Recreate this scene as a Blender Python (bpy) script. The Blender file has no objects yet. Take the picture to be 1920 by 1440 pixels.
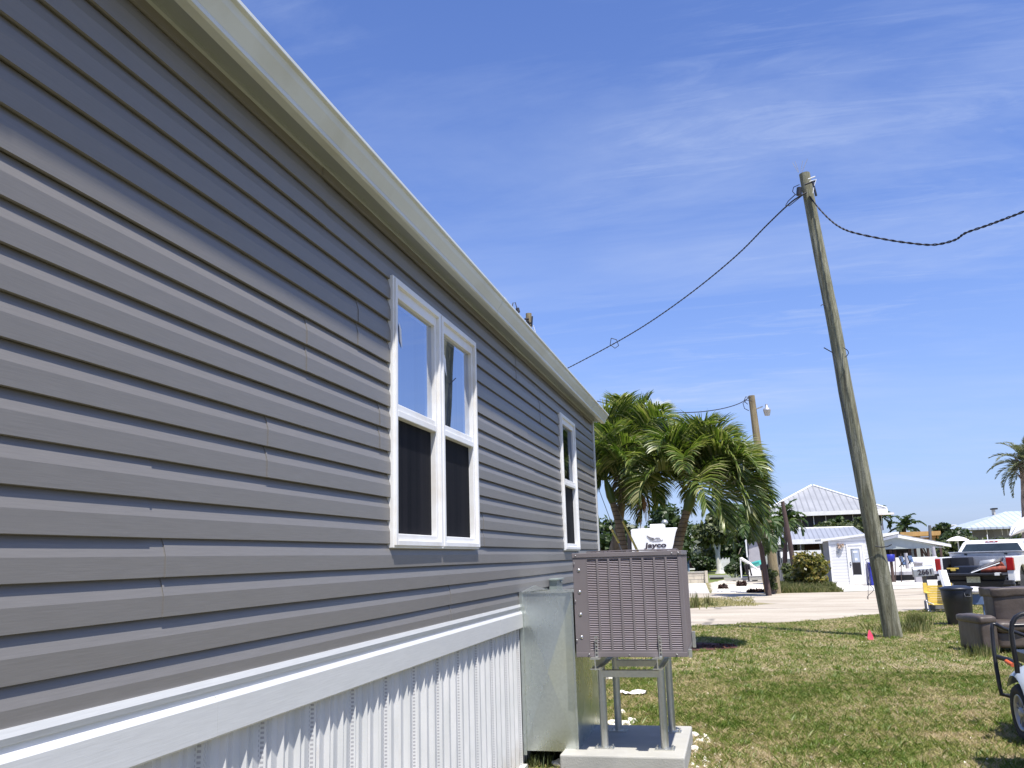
import bpy, math, random
import numpy as np
from mathutils import Vector, Matrix, noise
random.seed(7)
R_ = math.radians
scene = bpy.context.scene
COL = scene.collection

# ------------------------------------------------------------------ camera model
FPX = 1600.0
U_ = np.array([-0.03, -1, 329 / FPX]); U_ /= np.linalg.norm(U_)
D1 = np.array([412, 317, FPX]); D1 -= U_ * (D1 @ U_); D1 /= np.linalg.norm(D1)
D2 = np.cross(D1, U_); D2 /= np.linalg.norm(D2)
RW = np.array([D2, D1, U_])
H = 1.6
def ray(x, y): return RW @ np.array([x - 960, y - 720, FPX])
def at(x, y, Y):
    r = ray(x, y); return Vector(np.array([0, 0, H]) + r * (Y / r[1]))
def gp(x, y, z=0.0):
    r = ray(x, y); return Vector(np.array([0, 0, H]) + r * ((z - H) / r[2]))

# ------------------------------------------------------------------ mesh builder
ORG = {}
class MB:
    def __init__(s): s.v = []; s.f = []; s.m = []; s.s = []
    def add(s, vs, fs, mi=0, smooth=False, M=None):
        b = len(s.v)
        for p in vs:
            p = Vector(p)
            s.v.append(M @ p if M is not None else p)
        for f in fs:
            s.f.append([b + i for i in f]); s.m.append(mi); s.s.append(smooth)
        return s
    def quad(s, a, b, c, d, mi=0, M=None): return s.add([a, b, c, d], [(0, 1, 2, 3)], mi, False, M)
    def box(s, lo, hi, mi=0, M=None):
        x0, y0, z0 = lo; x1, y1, z1 = hi
        return s.add([(x0,y0,z0),(x1,y0,z0),(x1,y1,z0),(x0,y1,z0),(x0,y0,z1),(x1,y0,z1),(x1,y1,z1),(x0,y1,z1)],
              [(0,3,2,1),(4,5,6,7),(0,1,5,4),(1,2,6,5),(2,3,7,6),(3,0,4,7)], mi, False, M)
    def tube(s, pts, r, n=8, mi=0, caps=True, smooth=True, M=None, jit=0):
        pts = [Vector(p) for p in pts]; k = len(pts)
        rs = r if isinstance(r, (list, tuple)) else [r] * k
        vs = []; fs = []
        up = None
        for i, p in enumerate(pts):
            t = (pts[min(i + 1, k - 1)] - pts[max(i - 1, 0)])
            if t.length < 1e-9: t = Vector((0, 0, 1))
            t.normalize()
            if up is None:
                up = Vector((0, 0, 1)) if abs(t.z) < 0.9 else Vector((1, 0, 0))
            a = t.cross(up)
            if a.length < 1e-6: a = t.cross(Vector((0, 1, 0.3)))
            a.normalize(); b = a.cross(t).normalized(); up = b
            for j in range(n):
                q = 2 * math.pi * j / n
                rr = rs[i] * (1 + (random.uniform(-jit, jit) if jit else 0))
                vs.append(p + (a * math.cos(q) + b * math.sin(q)) * rr)
        for i in range(k - 1):
            for j in range(n):
                fs.append((i * n + j, i * n + (j + 1) % n, (i + 1) * n + (j + 1) % n, (i + 1) * n + j))
        if caps:
            s.add(vs[:n], [tuple(reversed(range(n)))], mi, False, M); s.add(vs[(k - 1) * n:], [tuple(range(n))], mi, False, M)
        return s.add(vs, fs, mi, smooth, M)
    def lathe(s, prof, n=20, mi=0, M=None, smooth=True):
        vs = []; fs = []
        for (r, z) in prof:
            for j in range(n):
                q = 2 * math.pi * j / n; vs.append((r * math.cos(q), r * math.sin(q), z))
        for i in range(len(prof) - 1):
            for j in range(n):
                fs.append((i*n+j, i*n+(j+1)%n, (i+1)*n+(j+1)%n, (i+1)*n+j))
        s.add(vs[:n], [tuple(reversed(range(n)))], mi, False, M); s.add(vs[-n:], [tuple(range(n))], mi, False, M)
        return s.add(vs, fs, mi, smooth, M)
    def prism(s, poly, a, b, axis='x', mi=0, M=None, smooth=False):
        # poly in the plane perpendicular to axis
        n = len(poly)
        def P(p, t):
            return {'x': (t, p[0], p[1]), 'y': (p[0], t, p[1]), 'z': (p[0], p[1], t)}[axis]
        vs = [P(p, a) for p in poly] + [P(p, b) for p in poly]
        fs = [tuple(range(n)), tuple(reversed(range(n, 2*n)))] + [(i, (i+1)%n, n+(i+1)%n, n+i) for i in range(n)]
        return s.add(vs, fs, mi, smooth, M)
    def build(s, name, mats, parent=None, org=None, bevel=0, recalc=True):
        if not isinstance(mats, (list, tuple)): mats = [mats]
        if parent is not None: o_ = ORG[parent.name]
        elif org is not None: o_ = Vector(org)
        else:
            xs = [p.x for p in s.v]; ys = [p.y for p in s.v]; zs = [p.z for p in s.v]
            o_ = Vector(((min(xs)+max(xs))/2, (min(ys)+max(ys))/2, min(zs)))
        me = bpy.data.meshes.new(name)
        me.from_pydata([tuple(p - o_) for p in s.v], [], s.f)
        for m in mats: me.materials.append(m)
        me.polygons.foreach_set('material_index', s.m)
        me.polygons.foreach_set('use_smooth', s.s)
        if recalc:
            import bmesh
            bm = bmesh.new(); bm.from_mesh(me); bmesh.ops.recalc_face_normals(bm, faces=bm.faces); bm.to_mesh(me); bm.free()
        me.update()
        ob = bpy.data.objects.new(name, me); COL.objects.link(ob)
        if parent is not None: ob.parent = parent
        else: ob.location = o_
        ORG[ob.name] = o_
        if bevel:
            md = ob.modifiers.new('bevel', 'BEVEL'); md.width = bevel; md.segments = 2; md.limit_method = 'ANGLE'
        return ob
def np_mesh(name, verts, faces, mat, parent=None, org=(0, 0, 0), smooth=False):
    """verts Nx3, faces MxK (same K)"""
    o_ = ORG[parent.name] if parent is not None else Vector(org)
    verts = np.asarray(verts, dtype=np.float64) - np.array(o_)
    faces = np.asarray(faces, dtype=np.int32)
    me = bpy.data.meshes.new(name); K = faces.shape[1]
    me.vertices.add(len(verts)); me.vertices.foreach_set('co', verts.ravel())
    me.loops.add(faces.size); me.loops.foreach_set('vertex_index', faces.ravel())
    me.polygons.add(len(faces))
    me.polygons.foreach_set('loop_start', np.arange(0, faces.size, K, dtype=np.int32))
    me.polygons.foreach_set('loop_total', np.full(len(faces), K, dtype=np.int32))
    me.materials.append(mat); me.update(); me.validate()
    if smooth: me.polygons.foreach_set('use_smooth', [True]*len(faces))
    ob = bpy.data.objects.new(name, me); COL.objects.link(ob)
    if parent is not None: ob.parent = parent
    else: ob.location = o_
    ORG[ob.name] = o_
    return ob
def tag(o, label, cat, group=None, kind=None):
    o['label'] = label; o['category'] = cat
    if group: o['group'] = group
    if kind: o['kind'] = kind
    return o
def struct(o, label=None):
    o['kind'] = 'structure'
    if label: o['label'] = label
    return o
def empty(name, loc, label, cat, group=None, rz=0.0, local=False):
    o = bpy.data.objects.new(name, None); COL.objects.link(o)
    o.location = Vector(loc); o.rotation_euler = (0, 0, rz); o.empty_display_size = 0.2
    ORG[o.name] = Vector((0, 0, 0)) if local else Vector(loc)
    return tag(o, label, cat, group)

# ------------------------------------------------------------------ materials
class NT:
    def __init__(s, nt): s.nt = nt; s.n = nt.nodes; s.l = nt.links
    def new(s, t, **k):
        nd = s.n.new(t)
        for a, b in k.items():
            if a.startswith('i_'):
                key = a[2:]; key = int(key) if key.isdigit() else key.replace('_', ' ')
                nd.inputs[key].default_value = b
            else: setattr(nd, a, b)
        return nd
    def link(s, a, b): s.l.new(a, b)
    def math(s, op, a, b=None, c=None, clamp=False):
        nd = s.n.new('ShaderNodeMath'); nd.operation = op; nd.use_clamp = clamp
        for i, x in enumerate((a, b, c)):
            if x is None: continue
            if isinstance(x, (int, float)): nd.inputs[i].default_value = x
            else: s.l.new(x, nd.inputs[i])
        return nd.outputs[0]
    def mix(s, fac, a, b, blend='MIX'):
        nd = s.n.new('ShaderNodeMix'); nd.data_type = 'RGBA'; nd.blend_type = blend
        for i, x in ((0, fac), (6, a), (7, b)):
            if isinstance(x, (int, float)): nd.inputs[i].default_value = x
            elif isinstance(x, tuple): nd.inputs[i].default_value = x if len(x) == 4 else (*x, 1)
            else: s.l.new(x, nd.inputs[i])
        return nd.outputs[2]
    def ramp(s, fac, stops):
        nd = s.n.new('ShaderNodeValToRGB'); cr = nd.color_ramp
        while len(cr.elements) > 1: cr.elements.remove(cr.elements[-1])
        cr.elements[0].position = stops[0][0]; c = stops[0][1]; cr.elements[0].color = (*c, 1) if isinstance(c, tuple) else (c, c, c, 1)
        for p, c in stops[1:]:
            e = cr.elements.new(p); e.color = (*c, 1) if isinstance(c, tuple) else (c, c, c, 1)
        s.l.new(fac, nd.inputs[0]); return nd.outputs[0]
    def coords(s, scale=(1, 1, 1), out='Object', loc=(0, 0, 0), rot=(0, 0, 0)):
        tc = s.n.new('ShaderNodeTexCoord'); mp = s.n.new('ShaderNodeMapping')
        mp.inputs['Scale'].default_value = scale; mp.inputs['Location'].default_value = loc; mp.inputs['Rotation'].default_value = rot
        s.l.new(tc.outputs[out], mp.inputs[0]); return mp.outputs[0]
    def noise(s, vec, scale=1.0, detail=4, rough=0.5, dist=0.0):
        nd = s.n.new('ShaderNodeTexNoise'); nd.inputs['Scale'].default_value = scale; nd.inputs['Detail'].default_value = detail
        nd.inputs['Roughness'].default_value = rough; nd.inputs['Distortion'].default_value = dist
        s.l.new(vec, nd.inputs['Vector']); return nd.outputs[0]
    def bump(s, h, strength=0.3, dist=0.01):
        nd = s.n.new('ShaderNodeBump'); nd.inputs['Strength'].default_value = strength; nd.inputs['Distance'].default_value = dist
        s.l.new(h, nd.inputs['Height']); return nd.outputs[0]
def mk(name):
    m = bpy.data.materials.new(name); m.use_nodes = True; t = NT(m.node_tree)
    b = t.n['Principled BSDF']; return m, t, b
def mat(name, col, rough=0.6, metal=0.0, var=0.15, scale=(3, 3, 3), bump=0.0, bscale=60, spec=0.5, dirt=None, detail=5):
    """generic painted / natural surface: base colour with irregular procedural variation"""
    m, t, b = mk(name)
    v = t.coords(scale); n = t.noise(v, 1.0, detail, 0.6)
    lo = tuple(c * (1 - var) for c in col); hi = tuple(min(1, c * (1 + var)) for c in col)
    c = t.ramp(n, [(0.3, lo), (0.7, hi)])
    if dirt:
        n2 = t.noise(t.coords((0.9, 0.9, 0.9)), 2.3, 6, 0.65)
        c = t.mix(t.ramp(n2, [(0.48, 0.0), (0.68, 0.7)]), c, dirt)
    t.link(c, b.inputs['Base Color'])
    b.inputs['Roughness'].default_value = rough; b.inputs['Metallic'].default_value = metal
    b.inputs['Specular IOR Level'].default_value = spec
    if bump:
        t.link(t.bump(t.noise(t.coords((1, 1, 1)), bscale, 4, 0.6), bump, 0.01), b.inputs['Normal'])
    return m
def leafmat(name, cols, trans=0.35, rough=0.45, patch=0.6):
    m, t, b = mk(name)
    g = t.new('ShaderNodeNewGeometry')
    n = t.noise(t.coords((patch,) * 3), 1.0, 3)
    f = t.math('ADD', t.math('MULTIPLY', g.outputs['Random Per Island'], 0.65), t.math('MULTIPLY', n, 0.45))
    c = t.ramp(f, [(0.1 + 0.75 * i / (len(cols) - 1), cc) for i, cc in enumerate(cols)])
    t.link(c, b.inputs['Base Color']); b.inputs['Roughness'].default_value = rough
    tr = t.new('ShaderNodeBsdfTranslucent'); t.link(t.mix(1.0, c, (1.3, 1.5, 0.6), 'MULTIPLY'), tr.inputs[0])
    mx = t.new('ShaderNodeMixShader'); mx.inputs[0].default_value = trans
    t.link(b.outputs[0], mx.inputs[1]); t.link(tr.outputs[0], mx.inputs[2])
    t.link(mx.outputs[0], t.n['Material Output'].inputs[0])
    return m
def glassmat(name, col=(0.02, 0.03, 0.04), gloss=0.35, tint=(0.35, 0.4, 0.45), rough=0.01):
    m, t, b = mk(name)
    t.n.remove(b)
    gl = t.new('ShaderNodeBsdfGlossy'); gl.inputs['Roughness'].default_value = rough; gl.inputs[0].default_value = (0.85, 0.9, 1, 1)
    tr = t.new('ShaderNodeBsdfTransparent'); tr.inputs[0].default_value = (*tint, 1)
    fr = t.new('ShaderNodeLayerWeight'); fr.inputs[0].default_value = 0.3
    f = t.math('MULTIPLY_ADD', fr.outputs['Fresnel'], 0.60, gloss * 0.12, clamp=True)
    n = t.noise(t.coords((1.2, 1.2, 0.8)), 1.5, 2)
    t.link(t.bump(n, 0.012, 0.02), gl.inputs['Normal'])
    mx = t.new('ShaderNodeMixShader'); t.link(f, mx.inputs[0]); t.link(tr.outputs[0], mx.inputs[1]); t.link(gl.outputs[0], mx.inputs[2])
    t.link(mx.outputs[0], t.n['Material Output'].inputs[0]); return m

def siding_mat(name, col, seed=0):
    m, t, b = mk(name)
    g = t.noise(t.coords((1, 0.35, 9), loc=(seed, 0, 0)), 22, 5, 0.65, 0.2)      # wood-grain embossing running along the boards
    w = t.noise(t.coords((0.5, 0.35, 0.6)), 1.2, 3)
    c = t.ramp(g, [(0.3, tuple(x * 0.92 for x in col)), (0.7, tuple(x * 1.06 for x in col))])
    c = t.mix(t.ramp(w, [(0.4, 0.0), (0.75, 0.25)]), c, tuple(x * 0.9 + 0.015 for x in col))
    t.link(c, b.inputs['Base Color']); b.inputs['Roughness'].default_value = 0.42
    hh = t.math('ADD', t.math('MULTIPLY', g, 0.25), t.math('MULTIPLY', t.noise(t.coords((1, 0.9, 1.6)), 2.2, 2), 3.0))
    t.link(t.bump(hh, 0.22, 0.006), b.inputs['Normal'])
    return m
M = {}
M['siding'] = siding_mat('grey_vinyl_siding', (0.172, 0.164, 0.156))
M['white_vinyl'] = siding_mat('white_vinyl', (0.53, 0.54, 0.54), 3)
M['gutter'] = mat('white_painted_gutter', (0.58, 0.62, 0.64), 0.35, 0, 0.05, (1, 0.6, 2), 0.05, 8, dirt=(0.50, 0.52, 0.50))
M['soffit'] = mat('cream_soffit', (0.30, 0.33, 0.35), 0.5, 0, 0.06, (1, 1, 1), 0.03, 20)
M['frame_white'] = mat('window_frame_white', (0.74, 0.745, 0.75), 0.4, 0, 0.03, (2, 2, 6), dirt=(0.62, 0.58, 0.52))
M['glass'] = glassmat('window_glass', gloss=0.20, tint=(0.50, 0.56, 0.66))
M['curtain'] = mat('reflection_blue_curtain', (0.12, 0.16, 0.23), 0.9, 0, 0.35, (1, 18, 0.2))  # blue in the cloth stands in for sky reflected by the panes
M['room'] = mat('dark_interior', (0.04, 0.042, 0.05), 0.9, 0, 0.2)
def screen_mat():
    m, t, b = mk('insect_screen')
    w = t.noise(t.coords((1, 9, 0.15)), 1.5, 3)
    c = t.ramp(w, [(0.35, (0.004, 0.005, 0.008)), (0.7, (0.014, 0.014, 0.018))])
    t.link(c, b.inputs['Base Color']); b.inputs['Roughness'].default_value = 0.7
    b.inputs['Specular IOR Level'].default_value = 0.08
    t.link(t.bump(t.noise(t.coords((1, 1, 1)), 900, 1), 0.3, 0.001), b.inputs['Normal'])
    return m
M['screen'] = screen_mat()
M['shingle'] = mat('grey_shingles', (0.17, 0.17, 0.18), 0.9, 0, 0.3, (4, 4, 4), 0.4, 30)
M['sticker'] = mat('paper_label', (0.75, 0.76, 0.78), 0.6)

def ribmat():
    # white skirting with punched vent holes in a strip of every panel
    m, t, b = mk('skirting_white')
    tc = t.new('ShaderNodeTexCoord'); sp = t.new('ShaderNodeSeparateXYZ'); t.link(tc.outputs['Object'], sp.inputs[0])
    y, z = sp.outputs[1], sp.outputs[2]
    ph = t.math('SUBTRACT', t.math('MODULO', t.math('ADD', y, 39.0 + VENT0), 0.39), 0.0)
    band = t.math('LESS_THAN', ph, 0.055)
    a = t.math('FRACT', t.math('MULTIPLY', ph, 1 / 0.011))
    row = t.math('FLOOR', t.math('MULTIPLY', ph, 1 / 0.011))
    bb = t.math('FRACT', t.math('ADD', t.math('MULTIPLY', z, 1 / 0.017), t.math('MULTIPLY', row, 0.5)))
    hole = t.math('MULTIPLY', t.math('MULTIPLY', t.math('GREATER_THAN', a, 0.45), t.math('GREATER_THAN', bb, 0.5)), band)
    n = t.noise(t.coords((1, 2, 1)), 3, 5)
    base = t.ramp(n, [(0.35, (0.51, 0.52, 0.52)), (0.7, (0.61, 0.61, 0.61))])
    n2 = t.noise(t.coords((1, 5, 0.9)), 2.2, 6, 0.7)
    base = t.mix(t.ramp(n2, [(0.62, 0.0), (0.74, 0.5)]), base, (0.45, 0.40, 0.33))
    mud = t.math('MULTIPLY', t.ramp(t.math('ADD', z, t.math('MULTIPLY', t.noise(t.coords((1, 7, 5)), 2, 5), 0.25)), [(0.12, 0.65), (0.36, 0.0)]), 1.0)
    base = t.mix(mud, base, (0.34, 0.29, 0.21))
    t.link(t.mix(hole, base, (0.32, 0.32, 0.34)), b.inputs['Base Color']); b.inputs['Roughness'].default_value = 0.45
    t.link(t.bump(t.noise(t.coords((1, 12, 0.7)), 9, 3), 0.12, 0.004), b.inputs['Normal'])
    return m
VENT0 = 0.39 - (3.249 % 0.39)
M['skirt'] = ribmat()

def galv(name, col=(0.62, 0.66, 0.63), rough=0.27):
    m, t, b = mk(name)
    vo = t.new('ShaderNodeTexVoronoi'); vo.inputs['Scale'].default_value = 60; t.link(t.coords((1, 1, 1)), vo.inputs['Vector'])
    n = t.noise(t.coords((1.5, 1.5, 0.8)), 2, 4)
    c1 = t.ramp(vo.outputs['Color'], [(0.2, tuple(x * 0.96 for x in col)), (0.8, tuple(x * 1.04 for x in col))])
    c = t.mix(t.ramp(n, [(0.4, 0.0), (0.75, 0.25)]), c1, tuple(x * 0.85 for x in col))
    t.link(c, b.inputs['Base Color']); b.inputs['Metallic'].default_value = 0.9
    t.link(t.ramp(t.noise(t.coords((1, 1, 0.4)), 5, 4), [(0.3, rough - 0.05), (0.7, rough + 0.08)]), b.inputs['Roughness'])
    t.link(t.bump(t.noise(t.coords((1, 1, 1)), 2.5, 2), 0.12, 0.02), b.inputs['Normal'])
    return m
M['galv'] = galv('galvanised_sheet')
M['steel'] = galv('galvanised_tube', (0.56, 0.56, 0.52), 0.36)
M['ac_paint'] = mat('taupe_enamel', (0.17, 0.15, 0.155), 0.45, 0.0, 0.08, (3, 3, 3), 0.04, 120)
M['ac_slat'] = mat('taupe_louver_enamel', (0.50, 0.44, 0.46), 0.35, 0.1, 0.08)
M['ac_dark'] = mat('coil_dark', (0.010, 0.006, 0.008), 0.6, 0.2, 0.5, (8, 8, 8))
M['screw'] = mat('zinc_screw', (0.5, 0.5, 0.5), 0.3, 0.9, 0.1)
M['conc'] = mat('pad_concrete', (0.37, 0.365, 0.34), 0.85, 0, 0.12, (3, 3, 3), 0.3, 90, dirt=(0.36, 0.35, 0.30))
M['elec'] = mat('grey_green_enamel', (0.22, 0.26, 0.25), 0.45)
M['block'] = mat('concrete_block', (0.55, 0.50, 0.42), 0.9, 0, 0.2, (2, 2, 2), 0.3, 20)
M['white'] = mat('white_paint', (0.80, 0.80, 0.79), 0.5, 0, 0.04, dirt=(0.68, 0.66, 0.62))
M['offwhite'] = mat('offwhite_wall', (0.62, 0.62, 0.62), 0.7, 0, 0.06)
M['lilac'] = mat('pale_grey_wall', (0.36, 0.35, 0.38), 0.7, 0, 0.08)
M['greywall'] = mat('blue_grey_wall', (0.23, 0.24, 0.28), 0.7, 0, 0.08)  # own wall colour, and painted shade on the white shed's left side
M['mint'] = mat('pale_green_grey_wall', (0.38, 0.42, 0.41), 0.7, 0, 0.08)
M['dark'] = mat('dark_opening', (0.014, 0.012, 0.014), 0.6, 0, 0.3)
M['darkglass'] = mat('dark_window_glass', (0.02, 0.03, 0.035), 0.08, 0, 0.3, spec=0.8)
M['maroon'] = mat('maroon_shade', (0.06, 0.025, 0.02), 0.8, 0, 0.3)
M['black'] = mat('black_plastic', (0.018, 0.019, 0.024), 0.4, 0, 0.25, (5, 5, 5), 0.1, 40)
M['navy'] = mat('navy_plastic', (0.012, 0.016, 0.028), 0.42, 0, 0.2, (5, 5, 5), 0.1, 40)
M['tube_black'] = mat('black_tube_enamel', (0.012, 0.012, 0.014), 0.35, 0, 0.2)
M['truckwhite'] = mat('white_car_paint', (0.80, 0.81, 0.83), 0.12, 0, 0.02, spec=0.7)
M['alu'] = mat('checker_aluminium', (0.55, 0.55, 0.56), 0.4, 0.7, 0.15, (6, 6, 6), 0.5, 60)
M['tail'] = mat('red_lamp_lens', (0.32, 0.01, 0.012), 0.15, 0, 0.3, (6, 6, 6))
M['tyre'] = mat('tyre_rubber', (0.03, 0.03, 0.032), 0.85, 0, 0.3, (8, 8, 8), 0.6, 25)
M['chrome'] = mat('bright_wheel_metal', (0.45, 0.45, 0.46), 0.42, 0.6, 0.1)
M['sofa'] = mat('brown_leather', (0.070, 0.054, 0.045), 0.5, 0, 0.25, (2.5, 2.5, 2.5), 0.9, 6, dirt=(0.11, 0.09, 0.078))
M['silver'] = mat('silver_cart_paint', (0.48, 0.53, 0.58), 0.22, 0.3, 0.04)
M['yellow'] = mat('yellow_plastic', (0.72, 0.52, 0.10), 0.5, 0, 0.1)
M['woodpost'] = mat('new_timber', (0.45, 0.28, 0.12), 0.8, 0, 0.25, (8, 8, 0.8))
M['newwood'] = mat('orange_timber', (0.50, 0.30, 0.11), 0.8, 0, 0.2, (3, 3, 1))
M['darkwood'] = mat('dark_brown_pole', (0.075, 0.048, 0.042), 0.85, 0, 0.35, (8, 8, 0.6))
M['greywood'] = mat('weathered_grey_wood', (0.17, 0.17, 0.18), 0.9, 0, 0.35, (8, 8, 0.6))
M['blue'] = mat('royal_blue_plastic', (0.02, 0.03, 0.32), 0.45, 0, 0.2)
M['bluelite'] = mat('slate_blue_plastic', (0.09, 0.14, 0.25), 0.5, 0, 0.2)
M['teal'] = mat('teal_canoe_gelcoat', (0.08, 0.45, 0.38), 0.35, 0, 0.1)
M['pink'] = mat('fluorescent_pink_plastic', (0.85, 0.08, 0.16), 0.5, 0, 0.08)
M['wire'] = mat('black_cable_sheath', (0.012, 0.012, 0.02), 0.6)
M['letter'] = mat('dark_lettering', (0.03, 0.02, 0.03), 0.5)
M['lettergrey'] = mat('grey_graphic', (0.22, 0.21, 0.22), 0.5)
M['plate'] = mat('licence_plate', (0.5, 0.55, 0.5), 0.5, 0, 0.3, (20, 20, 20))
M['orange'] = mat('orange_lens', (0.55, 0.10, 0.02), 0.3)
M['redbrown'] = mat('rust_red_cloth', (0.22, 0.05, 0.03), 0.8, 0, 0.5, (12, 12, 12))
M['skin'] = mat('skin', (0.45, 0.28, 0.2), 0.6)
M['denim'] = mat('pale_denim', (0.20, 0.27, 0.40), 0.9)
M['shirt'] = mat('dark_blue_cloth', (0.05, 0.09, 0.19), 0.9)
M['paper'] = mat('crumpled_paper', (0.78, 0.74, 0.76), 0.8, 0, 0.08)
M['rock'] = mat('white_limestone', (0.66, 0.62, 0.54), 0.9, 0, 0.15, (9, 9, 9), 0.5, 25)
M['mailgrey'] = mat('mailbox_grey', (0.36, 0.37, 0.38), 0.4, 0.4, 0.12)

def polemat(name, lo, mid, hi, k=1.0):
    m, t, b = mk(name)
    v = t.coords((9 * k, 9 * k, 0.75 * k)); n = t.noise(v, 1.6, 8, 0.62, 1.2)
    kn = t.noise(t.coords((2.2, 2.2, 1.1)), 1.6, 4, 0.6, 2.5)
    c = t.ramp(n, [(0.28, lo), (0.47, mid), (0.66, hi)])
    rings = t.ramp(t.math('FRACT', t.math('MULTIPLY', kn, 9)), [(0.0, 0.0), (0.42, 0.0), (0.5, 0.75), (0.62, 0.0)])
    c = t.mix(rings, c, tuple(x * 0.8 for x in lo))
    crack = t.noise(t.coords((22 * k, 22 * k, 0.5 * k)), 1.5, 5, 0.6)
    c = t.mix(t.ramp(crack, [(0.62, 0.0), (0.7, 0.8)]), c, tuple(x * 0.45 for x in lo))
    t.link(c, b.inputs['Base Color']); b.inputs['Roughness'].default_value = 0.9
    t.link(t.bump(t.math('ADD', n, crack), 0.5, 0.02), b.inputs['Normal'])
    return m
M['pole'] = polemat('treated_pole_wood', (0.07, 0.058, 0.04), (0.155, 0.155, 0.10), (0.29, 0.285, 0.22))
M['pole2'] = polemat('far_pole_wood', (0.13, 0.10, 0.06), (0.21, 0.17, 0.10), (0.30, 0.25, 0.15))
M['palmtrunk'] = None
def palmtrunk():
    m, t, b = mk('palm_bark')
    n = t.noise(t.coords((1.5, 1.5, 1.5)), 3, 5)
    tc = t.new('ShaderNodeTexCoord'); sp = t.new('ShaderNodeSeparateXYZ'); t.link(tc.outputs['Object'], sp.inputs[0])
    z = t.math('ADD', sp.outputs[2], t.math('MULTIPLY', n, 0.05))
    rg = t.ramp(t.math('FRACT', t.math('MULTIPLY', z, 13)), [(0, 0.0), (0.15, 1.0), (0.85, 1.0), (1.0, 0.0)])
    c = t.mix(rg, (0.09, 0.06, 0.045), t.ramp(n, [(0.35, (0.17, 0.12, 0.085)), (0.7, (0.34, 0.26, 0.19))]))
    t.link(c, b.inputs['Base Color']); b.inputs['Roughness'].default_value = 0.9
    t.link(t.bump(rg, 0.6, 0.02), b.inputs['Normal']); return m
M['palmtrunk'] = palmtrunk()
M['boot'] = mat('shaggy_leaf_bases', (0.26, 0.20, 0.155), 0.9, 0, 0.6, (12, 12, 5), 0.5, 30)
M['shaft'] = mat('green_crownshaft', (0.10, 0.14, 0.035), 0.4, 0, 0.25, (6, 6, 1.5))
M['stalk'] = mat('orange_brown_flower_stalk', (0.34, 0.18, 0.07), 0.8, 0, 0.3)
M['palm'] = leafmat('palm_leaflet', [(0.020, 0.040, 0.010), (0.05, 0.085, 0.016), (0.10, 0.15, 0.028), (0.18, 0.22, 0.055), (0.34, 0.33, 0.16)], 0.30, 0.36, 0.8)
M['palmfar'] = leafmat('far_palm_leaflet', [(0.02, 0.045, 0.012), (0.045, 0.085, 0.02), (0.09, 0.13, 0.035)], 0.3, 0.5)
M['datepalm'] = leafmat('date_palm_leaflet', [(0.07, 0.09, 0.055), (0.12, 0.14, 0.085), (0.2, 0.2, 0.12)], 0.2, 0.5)
M['deadfrond'] = leafmat('dead_frond', [(0.012, 0.006, 0.004), (0.035, 0.014, 0.009), (0.075, 0.03, 0.018)], 0.1, 0.8)
M['greydead'] = leafmat('grey_dead_frond', [(0.10, 0.085, 0.07), (0.2, 0.17, 0.14)], 0.1, 0.8)
M['tree'] = leafmat('dark_tree_leaf', [(0.012, 0.026, 0.008), (0.03, 0.055, 0.015), (0.06, 0.09, 0.025)], 0.25, 0.5, 0.5)
M['tree2'] = leafmat('olive_tree_leaf', [(0.03, 0.045, 0.015), (0.07, 0.09, 0.03), (0.12, 0.14, 0.05)], 0.25, 0.5, 0.5)
M['silverleaf'] = leafmat('silvery_leaf', [(0.06, 0.08, 0.06), (0.15, 0.17, 0.14), (0.32, 0.34, 0.30)], 0.2, 0.5, 0.5)
M['croton'] = leafmat('yellow_olive_leaf', [(0.03, 0.04, 0.008), (0.09, 0.10, 0.018), (0.18, 0.17, 0.035), (0.32, 0.24, 0.07)], 0.3, 0.4, 1.2)
M['bark'] = mat('grey_bark', (0.16, 0.13, 0.11), 0.9, 0, 0.4, (5, 5, 2), 0.5, 20)
M['whitebark'] = mat('whitewashed_bark', (0.55, 0.54, 0.50), 0.9, 0, 0.25, (3, 3, 1.5), 0.4, 15)
M['dryblade'] = leafmat('dry_island_blade', [(0.16, 0.15, 0.05), (0.27, 0.24, 0.10), (0.36, 0.31, 0.16)], 0.3, 0.6, 1.0)
M['grassfar'] = leafmat('tall_grass', [(0.05, 0.08, 0.015), (0.12, 0.14, 0.04), (0.25, 0.22, 0.10)], 0.3, 0.6, 1.0)

def metalroof(name, col, axis=0, pitch=0.5):
    m, t, b = mk(name)
    tc = t.new('ShaderNodeTexCoord'); sp = t.new('ShaderNodeSeparateXYZ'); t.link(tc.outputs['Object'], sp.inputs[0])
    fr = t.math('FRACT', t.math('MULTIPLY', sp.outputs[axis], 1 / pitch))
    seam = t.ramp(fr, [(0, 1.0), (0.08, 1.0), (0.12, 0.0), (0.88, 0.0), (0.92, 1.0)])
    n = t.noise(t.coords((0.5, 0.5, 0.5)), 1.5, 5)
    base = t.ramp(n, [(0.35, tuple(x * 0.9 for x in col)), (0.7, tuple(min(1, x * 1.08) for x in col))])
    t.link(t.mix(seam, base, tuple(x * 0.72 for x in col)), b.inputs['Base Color'])
    b.inputs['Roughness'].default_value = 0.4; b.inputs['Metallic'].default_value = 0.15
    t.link(t.bump(seam, 0.6, 0.04), b.inputs['Normal']); return m
M['roof_metal'] = metalroof('grey_metal_roof', (0.36, 0.365, 0.37), 0, 0.50)
M['roof_metal_low'] = metalroof('blue_grey_metal_roof', (0.33, 0.345, 0.38), 0, 0.30)
M['roof_white'] = metalroof('white_metal_roof', (0.50, 0.56, 0.64), 0, 0.55)

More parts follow.
